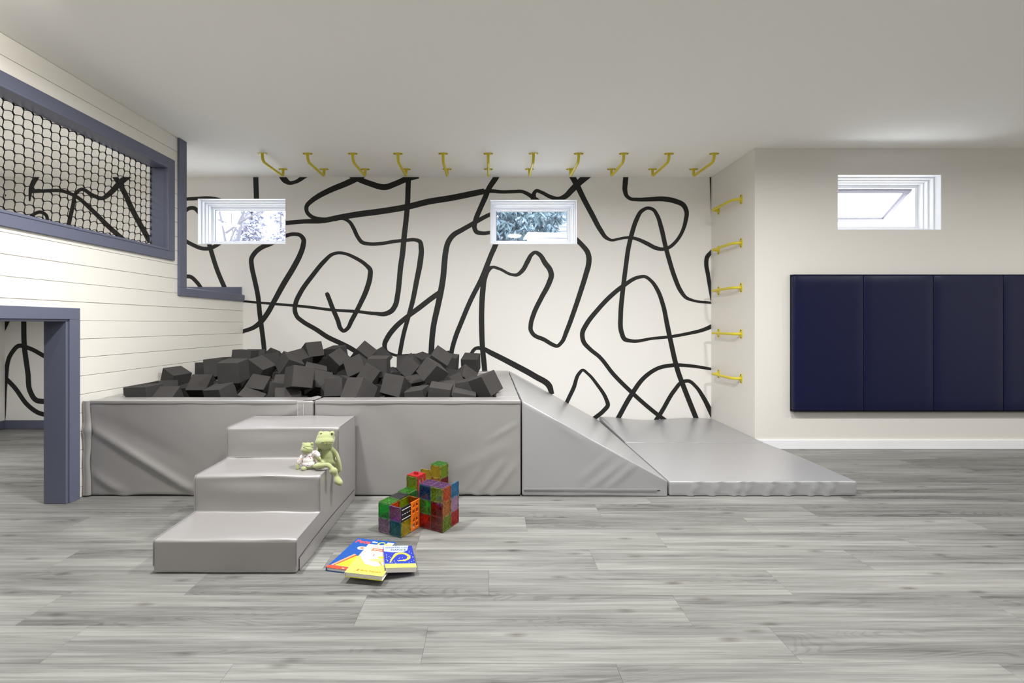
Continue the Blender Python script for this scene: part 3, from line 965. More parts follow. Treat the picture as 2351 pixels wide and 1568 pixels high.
# foam cubes: the ones on top where they lie, then the layers under them
CUBES = [
    (-2.427,3.203,0.587,-0.012,0.006,-1,-0.013,1.069),  # A1
    (-2.433,3.389,0.598,-0.598,-0.024,0.132,0.79,0.951),  # A2
    (-2.464,3.586,0.672,0.32,-0.426,0.706,-0.467,0.931),  # A3
    (-2.351,3.832,0.706,-0.68,0.733,-0.004,0.036,0.968),  # A4
    (-2.185,3.674,0.75,0.676,-0.734,-0.054,-0.032,0.977),  # A5
    (-1.898,3.386,0.756,-0.001,-0.003,0.753,-0.658,1.012),  # A6
    (-2.186,3.479,0.614,-0.018,-0.033,0.92,0.389,0.956),  # A7
    (-2.415,3.595,0.563,0.984,0.168,0.009,0.062,0.857),  # A8
    (-2.278,3.238,0.567,0.267,-0.96,-0.074,0.033,0.862),  # A9
    (-1.939,3.292,0.583,-0.036,-0.104,-0.985,-0.132,0.964),  # A10
    (-2.067,3.861,0.805,0.68,-0.731,-0.008,0.047,0.99),  # A11
    (-2.176,4.262,0.766,0.469,-0.869,-0.139,0.08,0.987),  # B1
    (-2.092,4.426,0.762,-0.223,-0.31,-0.503,0.775,0.908),  # B2
    (-1.943,4.103,0.766,0.613,-0.771,-0.172,0.028,0.876),  # B3
    (-1.848,3.667,0.733,-0.227,-0.45,-0.613,0.608,0.977),  # B4
    (-1.631,3.723,0.769,-0.164,-0.428,-0.38,0.803,0.926),  # B5
    (-1.649,3.973,0.778,0.777,-0.533,0.333,-0.04,0.973),  # B6
    (-1.57,4.061,0.851,0.497,-0.79,-0.323,0.155,0.933),  # B7
    (-1.432,4.272,0.812,-0.044,-0.193,-0.975,-0.103,0.976),  # B8
    (-1.295,3.897,0.784,-0.427,0.739,0.519,-0.041,0.895),  # B9
    (-1.104,4.023,0.835,0.289,-0.893,0.044,0.343,0.92),  # B11
    (-1.06,3.687,0.742,0.519,-0.825,-0.131,-0.181,0.965),  # B12
    (-1.351,3.243,0.717,-0.551,0.743,0.231,-0.301,0.989),  # B13
    (-1.291,3.46,0.648,0.397,-0.809,-0.291,0.321,0.992),  # B14
    (-1.374,3.572,0.694,-0.037,0.974,0.174,-0.14,1.066),  # B14b
    (-1.771,3.516,0.609,-0.347,0.935,-0.008,-0.078,0.938),  # B15
    (-1.709,3.241,0.533,0.095,-0.967,-0.109,0.209,1.007),  # B16
    (-1.547,3.409,0.593,-0.671,0.736,-0.088,-0.009,0.927),  # B17
    (-1.429,3.223,0.54,0.492,-0.838,-0.192,0.14,1.083),  # B18
    (-1.606,3.583,0.606,0.29,-0.95,-0.111,0.031,0.92),  # B19
    (-1.126,3.366,0.634,0.002,-0.026,-0.649,0.761,0.868),  # B20
    (-1.209,3.441,0.591,0.307,-0.869,-0.388,0.021,0.944),  # B21
    (-0.899,3.163,0.626,0.211,-0.166,-0.458,0.847,1.028),  # B22
    (-0.907,3.522,0.708,-0.618,0.734,-0.254,-0.122,0.831),  # B23
    (-0.859,3.567,0.77,-0.007,0.002,-0.731,0.682,0.985),  # C1
    (-0.685,3.307,0.646,-0.096,-0.051,0.599,-0.793,0.95),  # C2
    (-1.031,4.319,0.771,0.594,-0.068,0.555,-0.578,0.919),  # C3
    (-0.81,4.406,0.699,-0.485,0.872,0.066,-0.025,0.993),  # C4
    (-0.697,4.052,0.716,-0.076,-0.266,-0.401,0.873,0.998),  # C5
    (-0.653,3.724,0.741,-0.587,0.695,0.306,0.281,0.899),  # C6
    (-0.428,3.445,0.734,-0.477,0.055,0.512,-0.712,0.959),  # C7
    (-0.421,3.779,0.792,0.84,-0.45,0.241,0.184,1.019),  # C8
    (-0.359,4.13,0.744,0.075,-0.004,-0.766,0.639,1.02),  # C9
    (-0.633,4.36,0.74,0.427,0.042,0.172,-0.887,0.861),  # C10
    (-0.167,4.264,0.729,-0.068,0.05,0.812,-0.578,0.985),  # C12
    (-0.195,3.701,0.655,-0.323,0.878,0.078,-0.344,0.951),  # C13
    (-0.246,3.605,0.604,-0.085,-0.207,-0.487,0.844,0.948),  # C14
    (-0.32,3.943,0.607,0.346,-0.934,0.021,0.088,0.956),  # C15
    (-0.023,3.273,0.662,0.099,-0.391,-0.698,0.592,0.982),  # C16
    (-0.323,3.431,0.569,-0.048,-0.015,-0.355,0.933,0.999),  # C17
    (-0.342,3.189,0.595,0.995,0.071,0.072,-0.009,1.009),  # C18
    (-0.194,3.497,0.6,0.016,-0.995,-0.077,-0.061,0.832),  # C19
    (-0.181,3.187,0.552,0.995,0.023,0.099,0.009,1.01),  # C20
    (-0.51,3.289,0.564,-0.069,-0.102,-0.991,-0.061,0.967),  # C21
    (-0.598,3.623,0.605,-0.899,-0.124,-0.128,0.4,0.805),  # C22
    (-0.707,3.613,0.61,0.039,-0.991,-0.093,0.085,0.938),  # C23
    (-0.091,3.601,0.582,0.467,-0.881,-0.066,0.045,0.951),  # C24
    (-1.575,4.24,0.735,0.92,0.12,0.1,0.35,1),  # extra back
    (-1.13,4.3,0.72,0.85,-0.1,0.2,0.47,1),  # extra back
]
ES = .152


def cube_mesh(i):
    rr = random.Random(i)
    h = ES / 2
    mb = MB().box(-h, h, -h, h, -h, h)
    mb.v = [tuple(c + rr.uniform(-.004, .004) for c in v) for v in mb.v]
    me = mb.mesh('foam_cube', bevel=.0022, seg=1)
    me.materials.append(M_foam)
    return me


cube_meshes = [cube_mesh(i) for i in range(6)]
rows = {'front': [], 'middle': [], 'back': []}
for c in CUBES:
    rows['front' if c[1] < 3.33 else 'middle' if c[1] < 3.85 else 'back'].append(c)
special = {(-2.427, 3.203): 'charcoal foam cube lying nearest the shiplap wall at the front rim'}
where = {'front': 'in the front row along the padded rim', 'middle': 'in the middle of the pit', 'back': 'at the back near the mural'}
cnt = 0
for rname, cs in rows.items():
    cs.sort()
    for i, c in enumerate(cs):
        o = bpy.data.objects.new('foam_cube', cube_meshes[cnt % 6])
        cnt += 1
        COL.objects.link(o)
        o.location = c[:3]
        o.rotation_mode = 'QUATERNION'
        o.rotation_quaternion = Quaternion(c[3:7])
        s = min(1.08, max(.87, c[7]))
        o.scale = (s, s, s)
        lab = 'charcoal foam cube %s, %s from the shiplap wall' % (where[rname], ORD[i] if i < len(ORD) else str(i + 1) + 'th')
        if rname == 'front' and i == len(cs) - 1:
            lab = 'charcoal foam cube tipped onto the right rim of the pit'
        tag(o, lab, 'foam cube', 'foam cubes in the pit')
rr = random.Random(11)
tops = [Vector(c[:3]) for c in CUBES]
for (zl, xa, xb, ya, yb) in ((.445, -2.38, -.05, 3.16, 4.57), (.585, -2.1, -.25, 3.6, 4.5)):
    ny = int(round((yb - ya) / .168)); nx = int(round((xb - xa) / .168))
    for j in range(ny + 1):
        for i in range(nx + 1):
            p = Vector((xa + (xb - xa) * i / nx + rr.uniform(-.015, .015), ya + (yb - ya) * j / ny + rr.uniform(-.015, .015), zl + rr.uniform(-.02, .02)))
            if zl < .5 and 3.75 < p.y < 4.4 and -2.0 < p.x < -.32:
                continue                      # wholly hidden under the next layer
            if min((p - q).length for q in tops) < .085:
                continue
            o = bpy.data.objects.new('foam_cube', cube_meshes[rr.randrange(6)])
            COL.objects.link(o)
            o.location = p
            o.rotation_euler = (rr.uniform(-.25, .25), rr.uniform(-.25, .25), rr.uniform(0, 1.5))
            tag(o, 'charcoal foam cube buried under the top layer of the pit', 'foam cube', 'foam cubes in the pit')

# ---------------------------------------------------------------- ramp, folding mat
XR0, XR1, TIP = XPR + .004, 1.1426, .0965
ramp = empty('foam_ramp', ((XR0 + XR1) / 2, PF, 0))
tag(ramp, 'grey vinyl foam ramp sloping down from the pit to the mat', 'ramp')


def ramp_warp(p):
    t = min(max((p.x - XR0) / (XR1 - XR0), 0), 1)
    top = PZ + (TIP - PZ) * t
    return Vector((p.x, p.y, p.z * top / PZ))


rf = [(px2(1470, 1050), px2(1390, 1120), .02, .006, .9), (px2(1440, 1050), px2(1350, 1120), .02, .005, .9), (px2(1400, 1040), px2(1330, 1100), .02, .004, .8), (px2(1270, 960), px2(1330, 1010), .03, .004, .5)]


def ramp_disp(p, n):
    if n.y < -.7:
        w = ramp_warp(p)
        return sum(seg_fold((w.x, w.z), a, b, ww, q, s) for a, b, ww, q, s in rf) + .003 * noise.noise(Vector((p.x * 3, p.z * 3, 4)))
    if n.z > .7:
        return .004 * noise.noise(Vector((p.x * 2.5, p.y * 1.5, 9)))
    return 0


put('cover', soft_box(XR0, XR1, PF - .004, YB - .004, .004, PZ, r=.012, step=.02, warp=ramp_warp, disp=ramp_disp), M_vinyl2, ramp)
mb = MB()
n = 30
a, b = XR0 + .012, XR0 + .86
for j in range(n):
    xa, xb = a + (b - a) * j / n, a + (b - a) * (j + 1) / n
    d = [.0035 + .0012 * noise.noise(Vector((q * 8, 3, 0))) for q in (xa, xb)]
    zt = .047 - .006 * j / n
    mb.add([(xa, PF - .006, zt + .012), (xb, PF - .006, zt + .012), (xb, PF - .006 - d[1], zt - .004), (xa, PF - .006 - d[0], zt - .004), (xa, PF - .004, zt - .010), (xb, PF - .004, zt - .010)], [(0, 3, 2, 1), (3, 4, 5, 2)])
mb.build('zip_flap', M_vinyl2, ramp, weld=True, smooth=True, angle=70)
MB().box(a, b + .02, PF - .0055, PF - .002, .036, .041).build('zip', M_seam, ramp)
MB().box(XR0 + .004, XR1 - .004, PF + .002, YB - .05, 0, .006).build('base', M_seam, ramp)

mat = empty('folding_mat', (1.75, PF, 0))
tag(mat, 'grey vinyl folding mat on the floor at the foot of the ramp', 'mat')
YFOLD = 3.87


def mat_front(p, n):
    if n.y < -.6:
        h = 0
        for x in (1590, 1640, 1690, 1712, 1765, 1815, 1868, 1905):
            xx = px2(x, 1100)[0]
            h += seg_fold((p.x, p.z), (xx + .06, .14), (xx - .045, -.04), .015, .006, .9)
        return h * 1.7
    if n.z > .7:
        return .003 * noise.noise(Vector((p.x * 2.2, p.y * 2, 5)))
    return 0


def mwarp1(p):
    t = (p.y - PF) / (YFOLD - PF)
    x = p.x + (-.012 + .02 * math.sin(t * 3.0)) * (p.x - 1.15) / 1.2 - .018 * t * (p.x - 1.15) / 1.2
    z = p.z * (1 - .10 * math.sin(math.pi * min(max((p.x - 1.15) / 1.2, 0), 1)) * t ** 2)
    return Vector((x, p.y + .012 * t * math.sin(3 * (p.x - 1.15)), z))


def mwarp2(p):
    t = (p.y - YFOLD) / (YB - YFOLD)
    u = min(max((p.x - 1.15) / 1.2, 0), 1)
    x = p.x - (.022 - .012 * t) * u
    lift = .030 * math.exp(-((u - .04) / .22) ** 2) * t + .02 * math.exp(-((u - .8) / .25) ** 2) * t - .008 * t * math.exp(-((u - .45) / .2) ** 2)
    return Vector((x, p.y + .012 * (1 - t) * math.sin(3 * (p.x - 1.15)), p.z * (1 + (lift - .008 * (1 - t) * math.sin(math.pi * u)) / .0965)))


put('panel', soft_box(XR1 + .009, 2.362, PF - .002, YFOLD - .001, .003, TIP, r=.010, step=.02, warp=mwarp1, disp=mat_front), M_vinyl2, mat)
put('panel', soft_box(XR1 + .020, 2.362, YFOLD + .003, YB - .008, .003, TIP, r=.010, step=.03, warp=mwarp2, disp=mat_front), M_vinyl2, mat)
MB().box(XR1 + .02, 2.32, PF + .003, YB - .03, 0, .006).build('base', M_seam, mat)

# ---------------------------------------------------------------- foam steps
SX0, SX1 = -1.478, -.847
stairs = empty('foam_steps', ((SX0 + SX1) / 2, 2.43, 0))
tag(stairs, 'three grey vinyl foam steps leading up to the pit rim', 'steps')
prof = [(2.006, .003), (2.006, .150), (2.287, .155), (2.287, .338), (2.571, .343), (2.571, .516), (2.885, .520), (2.885, .003)]


def rounded(prof, rad):
    out = []
    n = len(prof)
    for i in range(n):
        p, a, b = Vector(prof[i]), Vector(prof[i - 1]), Vector(prof[(i + 1) % n])
        r = rad[i]
        u, v = (a - p).normalized(), (b - p).normalized()
        for k in range(7):
            t = k / 6
            q0, q1 = p + u * r, p + v * r
            out.append(q0 * (1 - t) ** 2 + p * 2 * t * (1 - t) + q1 * t * t)
    # extra points on the long runs
    res = []
    for i in range(len(out)):
        a, b = out[i], out[(i + 1) % len(out)]
        m = max(1, int((b - a).length / .025))
        res += [a.lerp(b, k / m) for k in range(m)]
    return res


ring_ = rounded(prof, [.006, .016, .010, .018, .012, .018, .012, .006])
xs = [SX0, SX0 + .002, SX0 + .006] + [SX0 + .006 + (SX1 - SX0 - .012) * k / 34 for k in range(1, 34)] + [SX1 - .006, SX1 - .002, SX1]
cen = Vector((sum(p.x for p in ring_) / len(ring_), sum(p.y for p in ring_) / len(ring_)))
mb = MB()
nr = len(ring_)
for xi, x in enumerate(xs):
    e = min(x - SX0, SX1 - x)
    ins = .0045 * (1 - math.sqrt(max(0, 1 - (1 - min(e, .006) / .006) ** 2)))
    for i, p in enumerate(ring_):
        t = (ring_[(i + 1) % nr] - ring_[i - 1]).normalized()
        nrm = Vector((-t.y, t.x))          # outward for this winding
        w = min(1, e / .05)
        y, z = p.x, p.y
        f = 0
        u = (x - SX0) / (SX1 - SX0)
        top = nrm.y > .5
        if top:
            f += .004 * noise.noise(Vector((x * 5, y * 6, 3)))
        elif nrm.x < -.3:
            f += .003 * noise.noise(Vector((x * 4, z * 9, 7)))
            for zt, q in ((.338, .007), (.516, .005)):     # soft noses that sag in the middle
                f -= q * math.exp(-((z - zt + .03) / .022) ** 2) * math.sin(math.pi * u)
                f += q * .9 * math.exp(-((z - zt + .075) / .05) ** 2) * math.sin(math.pi * u)
        f *= w
        q = p + nrm * (f - ins)
        mb.v.append((x, q.x, max(q.y, .002)))
for a in range(len(xs) - 1):
    for i in range(nr):
        j = (i + 1) % nr
        mb.f.append((a * nr + i, a * nr + j, (a + 1) * nr + j, (a + 1) * nr + i))
mb.build('cover', M_vinyl, stairs, smooth=True, angle=60)
for x, inv, nm in ((SX0, False, 'side_cover'), (SX1, True, 'side_cover')):
    bm = bmesh.new()
    vs = []
    for i, p in enumerate(ring_):
        t = (ring_[(i + 1) % nr] - ring_[i - 1]).normalized()
        q = p + Vector((-t.y, t.x)) * -.0044
        vs.append(bm.verts.new((x, q.x, max(q.y, .002))))
    f = bm.faces.new(vs)
    f.normal_update()
    bmesh.ops.triangulate(bm, faces=[f])
    me = bpy.data.meshes.new(nm)
    bm.to_mesh(me)
    bm.free()
    put(nm, me, M_vinyl, stairs)
for x in (SX0, SX1):
    mb = MB()
    idx = [i for i, p in enumerate(ring_) if p.y > .012]
    # open path starting at the front foot
    st = next(k for k in range(len(idx)) if idx[k] - idx[k - 1] != 1 and idx[k] != 0) if idx[0] == 0 and idx[-1] == nr - 1 else 0
    seq = idx[st:] + idx[:st]
    mb.tube([(x, ring_[i].x, ring_[i].y) for i in seq], .0022, 6)
    mb.build('piping', paint('grey_piping', (132, 130, 131), .5), stairs, smooth=True)
# flap along the foot of the right side, opening towards the front
mb = MB()
n = 26
for j in range(n):
    q = []
    for jj in (j, j + 1):
        t = jj / n
        y = 2.03 + (2.87 - 2.03) * t
        gap = .010 * math.exp(-((t - .16) / .13) ** 2) + .002
        zt = .055 + .022 * math.sin(t * 2.2) * (1 - t)
        q.append((y, gap, zt))
    (ya, ga, za), (yb, gb, zb) = q
    mb.add([(SX1 + ga, ya, .004), (SX1 + gb, yb, .004), (SX1 + gb, yb, zb), (SX1 + ga, ya, za), (SX1 - .003, ya, za - .004), (SX1 - .003, yb, zb - .004)], [(0, 1, 2, 3), (3, 2, 5, 4)])
mb.build('base_flap', M_vinyl, stairs, weld=True, smooth=True, angle=60)
mb = MB()
for j in range(n):
    q = []
    for jj in (j, j + 1):
        t = jj / n
        q.append((2.03 + .84 * t, .057 + .022 * math.sin(t * 2.2) * (1 - t)))
    mb.add([(SX1 + .0012, q[0][0], q[0][1] - .002), (SX1 + .0012, q[1][0], q[1][1] - .002), (SX1 + .0012, q[1][0], q[1][1] + .0012), (SX1 + .0012, q[0][0], q[0][1] + .0012)], [(0, 1, 2, 3)])
mb.build('seam', M_seam, stairs, weld=True)
MB().box(SX0 + .01, SX1 - .01, 2.012, 2.88, 0, .006).build('base', M_seam, stairs)

# ---------------------------------------------------------------- net in the wall opening
net = empty('rope_net', (XLB + .02, 2.45, NW[2]))
tag(net, 'black knotted rope net stretched across the opening in the shiplap wall', 'net')
XN, sp = XLB + .012, .0555
ny, nz = int((NW[1] - NW[0]) / sp) + 1, int((NW[3] - NW[2]) / sp) + 2


def node(i, j):
    y, z = NW[1] - .012 - i * sp, NW[3] - .016 - j * sp
    dy = .009 * noise.noise(Vector((y * 1.7, z * 1.7, 0))) + .004 * noise.noise(Vector((y * 9, z * 9, 3)))
    dz = .009 * noise.noise(Vector((y * 1.5, z * 1.5, 7))) + .003 * noise.noise(Vector((y * 8, z * 8, 5))) - .004 * math.sin(i * .55)
    dx = .010 * noise.noise(Vector((y * 1.1, z * 2, 11)))
    return Vector((XN + dx, min(y + dy, NW[1] - .006), min(max(z + dz, NW[2] + .013), NW[3] - .013)))


cords, knots = MB(), MB()
for i in range(ny):
    for j in range(nz):
        p = node(i, j)
        if j < nz - 1:
            q = node(i, j + 1)
            b = Vector((0, .0035, 0))
            cords.tube([p, p.lerp(q, .3) + b, p.lerp(q, .7) - b * .6, q], .0023, 5, cap=False)
        if i < ny - 1:
            q = node(i + 1, j)
            e1, e2 = p + Vector((0, -.008, .0062)), q + Vector((0, .008, -.0062))
            cords.tube([p, e1, e1.lerp(e2, .35) + Vector((0, 0, .0030)), e1.lerp(e2, .7) + Vector((0, 0, .0022)), e2, q], [.0042, .0032, .0024, .0024, .0032, .0042], 5, cap=False)
        knots.ellipsoid(p, (.0045, .0052, .0058), None, 6, 4)
c1 = cords.build('cord_mesh', M_rope, net, smooth=True, angle=80)
k1 = knots.build('knots', M_rope, net, smooth=True, angle=80)
k1['kind'] = 'stuff'
c1['kind'] = 'stuff'

# ---------------------------------------------------------------- plush frogs


def blob(name, shapes, voxel=.0035, it=4, fac=.5):
    """one continuous plush body grown from overlapping volumes"""
    mb = MB()
    for s in shapes:
        if s[0] == 'e':
            mb.ellipsoid(s[1], s[2], s[3] if len(s) > 3 else None, 20, 12)
        else:
            pts, rs = s[1], s[2]
            # smooth limb
            P = [Vector(p) for p in pts]
            fine, fr = [], []
            n = len(P)
            for i in range(n - 1):
                p0, p1, p2, p3 = P[max(i - 1, 0)], P[i], P[i + 1], P[min(i + 2, n - 1)]
                for k in range(5):
                    t = k / 5
                    fine.append(.5 * ((2 * p1) + (p2 - p0) * t + (2 * p0 - 5 * p1 + 4 * p2 - p3) * t * t + (3 * p1 - p0 - 3 * p2 + p3) * t ** 3))
                    fr.append(rs[i] + (rs[i + 1] - rs[i]) * t)
            fine.append(P[-1]); fr.append(rs[-1])
            mb.tube(fine, fr, 12)
            mb.ellipsoid(fine[0], (fr[0],) * 3); mb.ellipsoid(fine[-1], (fr[-1],) * 3)
    me = mb.mesh(name)
    o = bpy.data.objects.new(name, me)
    COL.objects.link(o)
    r = o.modifiers.new('r', 'REMESH'); r.mode = 'VOXEL'; r.voxel_size = voxel
    s = o.modifiers.new('s', 'SMOOTH'); s.iterations = it; s.factor = fac
    dg = bpy.context.evaluated_depsgraph_get()
    me2 = bpy.data.meshes.new_from_object(o.evaluated_get(dg))
    bpy.data.objects.remove(o)
    me2.name = name
    me2.shade_smooth()
    return me2


def fp(zx, zy, Y):
    """point of the frog close-up (660,970, scale 9.8) at distance Y"""
    return at(660 + zx / 9.8, 970 + zy / 9.8, Y)


big = empty('plush_frog', fp(880, 960, 2.47))
tag(big, 'larger plain green plush frog with legs dangling over the step edge', 'plush toy', 'plush frogs on the foam steps')
YBg = 2.47
hd = fp(850, 390, YBg - .01)
shapes = [
    ('e', hd + Vector((0, .005, .004)), (.050, .045, .041)),                         # skull
    ('e', hd + Vector((.003, -.018, -.006)), (.050, .036, .030)),                    # wide muzzle
    ('e', hd + Vector((.001, -.008, -.026)), (.043, .034, .022)),                    # lower jaw
    ('e', fp(748, 252, YBg - .009), (.0150, .016, .0145)), ('e', fp(1003, 248, YBg - .006), (.0150, .015, .0145)),   # eye bumps
    ('e', fp(860, 640, YBg), (.026, .024, .03)),                                     # neck
    ('e', fp(895, 790, YBg - .002), (.043, .036, .047)), ('e', fp(890, 860, YBg - .004), (.046, .040, .032)),      # belly
    ('l', [fp(990, 590, YBg), fp(1085, 690, YBg - .01), fp(1150, 850, YBg - .015), fp(1185, 1000, YBg - .015), fp(1185, 1080, YBg - .015)], [.012, .0115, .010, .0095, .0085]),
    ('l', [fp(700, 600, YBg), fp(660, 690, YBg - .015), fp(680, 800, YBg - .03), fp(740, 860, YBg - .045)], [.012, .011, .010, .009]),
    ('l', [fp(800, 900, 2.44), fp(740, 935, 2.40), fp(640, 985, 2.375), fp(740, 975, 2.365), fp(900, 960, 2.365), fp(965, 1000, 2.36), fp(1010, 1060, 2.36)], [.016, .015, .012, .0125, .0135, .012, .012]),
    ('e', fp(1035, 1095, 2.358), (.021, .019, .020)),                                # near foot
    ('l', [fp(1000, 900, 2.46), fp(1070, 905, 2.46), fp(1110, 1000, 2.46), fp(1108, 1120, 2.455), fp(1108, 1240, 2.45)], [.016, .014, .0115, .0105, .011]),
    ('l', [fp(1105, 1260, 2.45), fp(1130, 1310, 2.44), fp(1180, 1355, 2.43)], [.017, .021, .016]),                  # far foot
]
put('body', blob('body', shapes), M_fleece, big)
for zx, zy, zd in ((758, 258, .0265), (1000, 255, .0205)):
    MB().ellipsoid(fp(zx, zy, YBg - zd), (.0052, .0042, .0052)).build('eye', M_eye, big, smooth=True)
mb = MB()
mb.tube([fp(660, 462, YBg - .030), fp(690, 455, YBg - .046), fp(740, 452, YBg - .0585), fp(800, 448, YBg - .0655), fp(880, 438, YBg - .0665), fp(960, 440, YBg - .0605), fp(1030, 445, YBg - .047)], .0017, 6)
mb.build('mouth_seam', M_stitch, big, smooth=True)
mb = MB()
mb.tube([fp(880, 445, YBg - .0660), fp(882, 490, YBg - .0595), fp(878, 540, YBg - .0495)], .0010, 5)
mb.build('chin_seam', M_stitch, big, smooth=True)

sm = empty('plush_frog', fp(480, 1010, 2.41))
tag(sm, 'smaller green plush frog wearing a white dress with coloured dots', 'plush toy', 'plush frogs on the foam steps')
YS = 2.41
hs = fp(450, 575, YS)
shapes = [
    ('e', hs + Vector((0, .002, .003)), (.032, .028, .026)), ('e', hs + Vector((.001, -.012, -.006)), (.031, .023, .021)),
    ('e', fp(362, 480, YS), (.0085, .009, .008)), ('e', fp(553, 475, YS), (.0085, .009, .008)),
    ('e', fp(470, 700, YS), (.015, .015, .018)), ('e', fp(480, 900, YS), (.030, .027, .034)), ('e', fp(490, 985, YS), (.034, .028, .014)),
    ('l', [fp(250, 900, YS - .02), fp(228, 960, YS - .025), fp(222, 1040, YS - .03)], [.009, .010, .0085]),
    ('l', [fp(690, 760, YS - .01), fp(715, 800, YS - .015), fp(735, 840, YS - .016)], [.008, .009, .008]),
    ('l', [fp(430, 1000, YS - .01), fp(390, 1030, YS - .03), fp(355, 1042, YS - .04)], [.010, .011, .0125]),
    ('l', [fp(560, 1000, YS - .01), fp(620, 985, YS - .02)], [.010, .010]),
]
put('body', blob('body', shapes, .003), M_fleece, sm)
for zx, zy in ((372, 488), (548, 482)):
    MB().ellipsoid(fp(zx, zy, YS - .0085), (.0022, .0018, .0022), None, 8, 6).build('eye', M_eye, sm, smooth=True)
mb = MB()
mb.tube([fp(330, 590, YS - .017), fp(380, 550, YS - .029), fp(450, 533, YS - .0345), fp(520, 545, YS - .031), fp(585, 575, YS - .02)], .0013, 6)
mb.build('mouth_seam', M_stitch, sm, smooth=True)


def dotted():
    m, nt, p = newmat('dotted_cotton')
    N, L = nt.nodes, nt.links
    tc = N.new('ShaderNodeTexCoord')
    v = N.new('ShaderNodeTexVoronoi'); v.inputs['Scale'].default_value = 92; v.inputs['Randomness'].default_value = .6
    L.new(tc.outputs['Object'], v.inputs['Vector'])
    lt = N.new('ShaderNodeMath'); lt.operation = 'LESS_THAN'; lt.inputs[1].default_value = .27
    L.new(v.outputs['Distance'], lt.inputs[0])
    sep = N.new('ShaderNodeSeparateColor'); L.new(v.outputs['Color'], sep.inputs[0])
    r = N.new('ShaderNodeValToRGB'); r.color_ramp.interpolation = 'CONSTANT'
    cols = [(190, 40, 60), (225, 170, 50), (140, 70, 150), (120, 190, 190), (220, 110, 60), (120, 40, 90)]
    r.color_ramp.elements[0].color = (*lin(cols[0]), 1)
    r.color_ramp.elements[1].position = .17; r.color_ramp.elements[1].color = (*lin(cols[1]), 1)
    for i in range(2, 6):
        e = r.color_ramp.elements.new(i / 6); e.color = (*lin(cols[i]), 1)
    L.new(sep.outputs[0], r.inputs[0])
    mx = N.new('ShaderNodeMix'); mx.data_type = 'RGBA'
    mx.inputs['A'].default_value = (*lin((222, 216, 214)), 1)
    L.new(lt.outputs[0], mx.inputs['Factor']); L.new(r.outputs[0], mx.inputs['B'])
    L.new(mx.outputs['Result'], p.inputs['Base Color'])
    p.inputs['Roughness'].default_value = .9
    return m


dress = blob('dress', [
    ('e', fp(480, 840, YS - .001), (.036, .032, .034)), ('e', fp(490, 915, YS - .002), (.039, .035, .020)), ('e', fp(490, 730, YS), (.029, .026, .020)),
    ('l', [fp(420, 740, YS - .005), fp(340, 770, YS - .015), fp(280, 850, YS - .02), fp(258, 900, YS - .021)], [.015, .014, .0125, .012]),
    ('l', [fp(560, 700, YS), fp(640, 690, YS - .008), fp(690, 740, YS - .012)], [.016, .014, .012])], .003)
put('dress', dress, dotted(), sm)

# ---------------------------------------------------------------- magnetic tiles
TS, TH = .0762, .0052
TINT = {'red': (.72, .012, .012), 'dark red': (.50, .006, .010), 'green': (.05, .62, .12), 'lime': (.52, .68, .03), 'yellow': (.85, .70, .03), 'orange': (.90, .25, .02), 'amber': (.85, .45, .02),
        'purple': (.46, .20, .52), 'lilac': (.70, .50, .68), 'teal': (.01, .34, .42), 'blue': (.02, .20, .45), 'sky blue': (.03, .42, .70), 'leaf green': (.20, .60, .10)}
TM = {k: (glass('tile_' + k.replace(' ', '_'), v, .06, .13, .05), glass('tile_rim_' + k.replace(' ', '_'), tuple(c * .85 + .07 for c in v), .08, .45, .1)) for k, v in TINT.items()}
M_mag = paint('magnet', (46, 44, 44), .4, .4)
M_road = paint('road_black', (28, 28, 30), .35, .5)
M_line = paint('road_white', (236, 236, 236), .5)
M_orange = paint('orange_plastic', (226, 112, 30), .3, .5)
M_redp = paint('red_plastic', (150, 22, 24), .3, .5)
hT = TS / 2 - .0004
me_pane = MB().box(-hT + .003, hT - .003, -.0014, .0014, -hT + .003, hT - .003).mesh('pane')
rimb = MB()
w_ = .0042
for b in ((-hT, hT, hT - w_, hT), (-hT, hT, -hT, -hT + w_), (-hT, -hT + w_, -hT + w_, hT - w_), (hT - w_, hT, -hT + w_, hT - w_)):
    rimb.box(b[0], b[1], -TH / 2, TH / 2, b[2], b[3])
me_rim = rimb.mesh('rim')
rb = MB()
for k in range(8):
    a = math.pi * k / 4
    L_ = (hT - w_) * (1.0 if k % 2 == 0 else 1.40)
    c, s = math.cos(a), math.sin(a)
    for y in (-.0019, .0019):
        q = .0008
        rb.add([(-s * q, y, c * q), (s * q, y, -c * q), (c * L_ + s * q, y, s * L_ - c * q), (c * L_ - s * q, y, s * L_ + c * q)], [(0, 1, 2, 3)])
me_rib = rb.mesh('star_ribs')
mg = MB()
for sgn in (-1, 1):
    for q in (-.5, .5):
        mg.box(q * TS * .62 - .006, q * TS * .62 + .006, -.0027, .0027, sgn * (hT - .0021) - .0013, sgn * (hT - .0021) + .0013)
        mg.box(sgn * (hT - .0021) - .0013, sgn * (hT - .0021) + .0013, -.0027, .0027, q * TS * .62 - .006, q * TS * .62 + .006)
me_mag = mg.mesh('magnets')
wi = MB()
for b in ((-hT, hT, hT - .012, hT), (-hT, hT, -hT, -hT + .012), (-hT, -hT + .013, -hT + .012, hT - .012), (hT - .013, hT, -hT + .012, hT - .012),
          (-.005, .005, -hT + .012, hT - .012), (-hT + .013, -.005, -.005, .005), (.005, hT - .013, -.005, .005)):
    wi.box(b[0], b[1], -TH / 2, TH / 2, b[2], b[3])
me_win = wi.mesh('window_frame')
cr = MB()                       # rounded upper corners of the little window
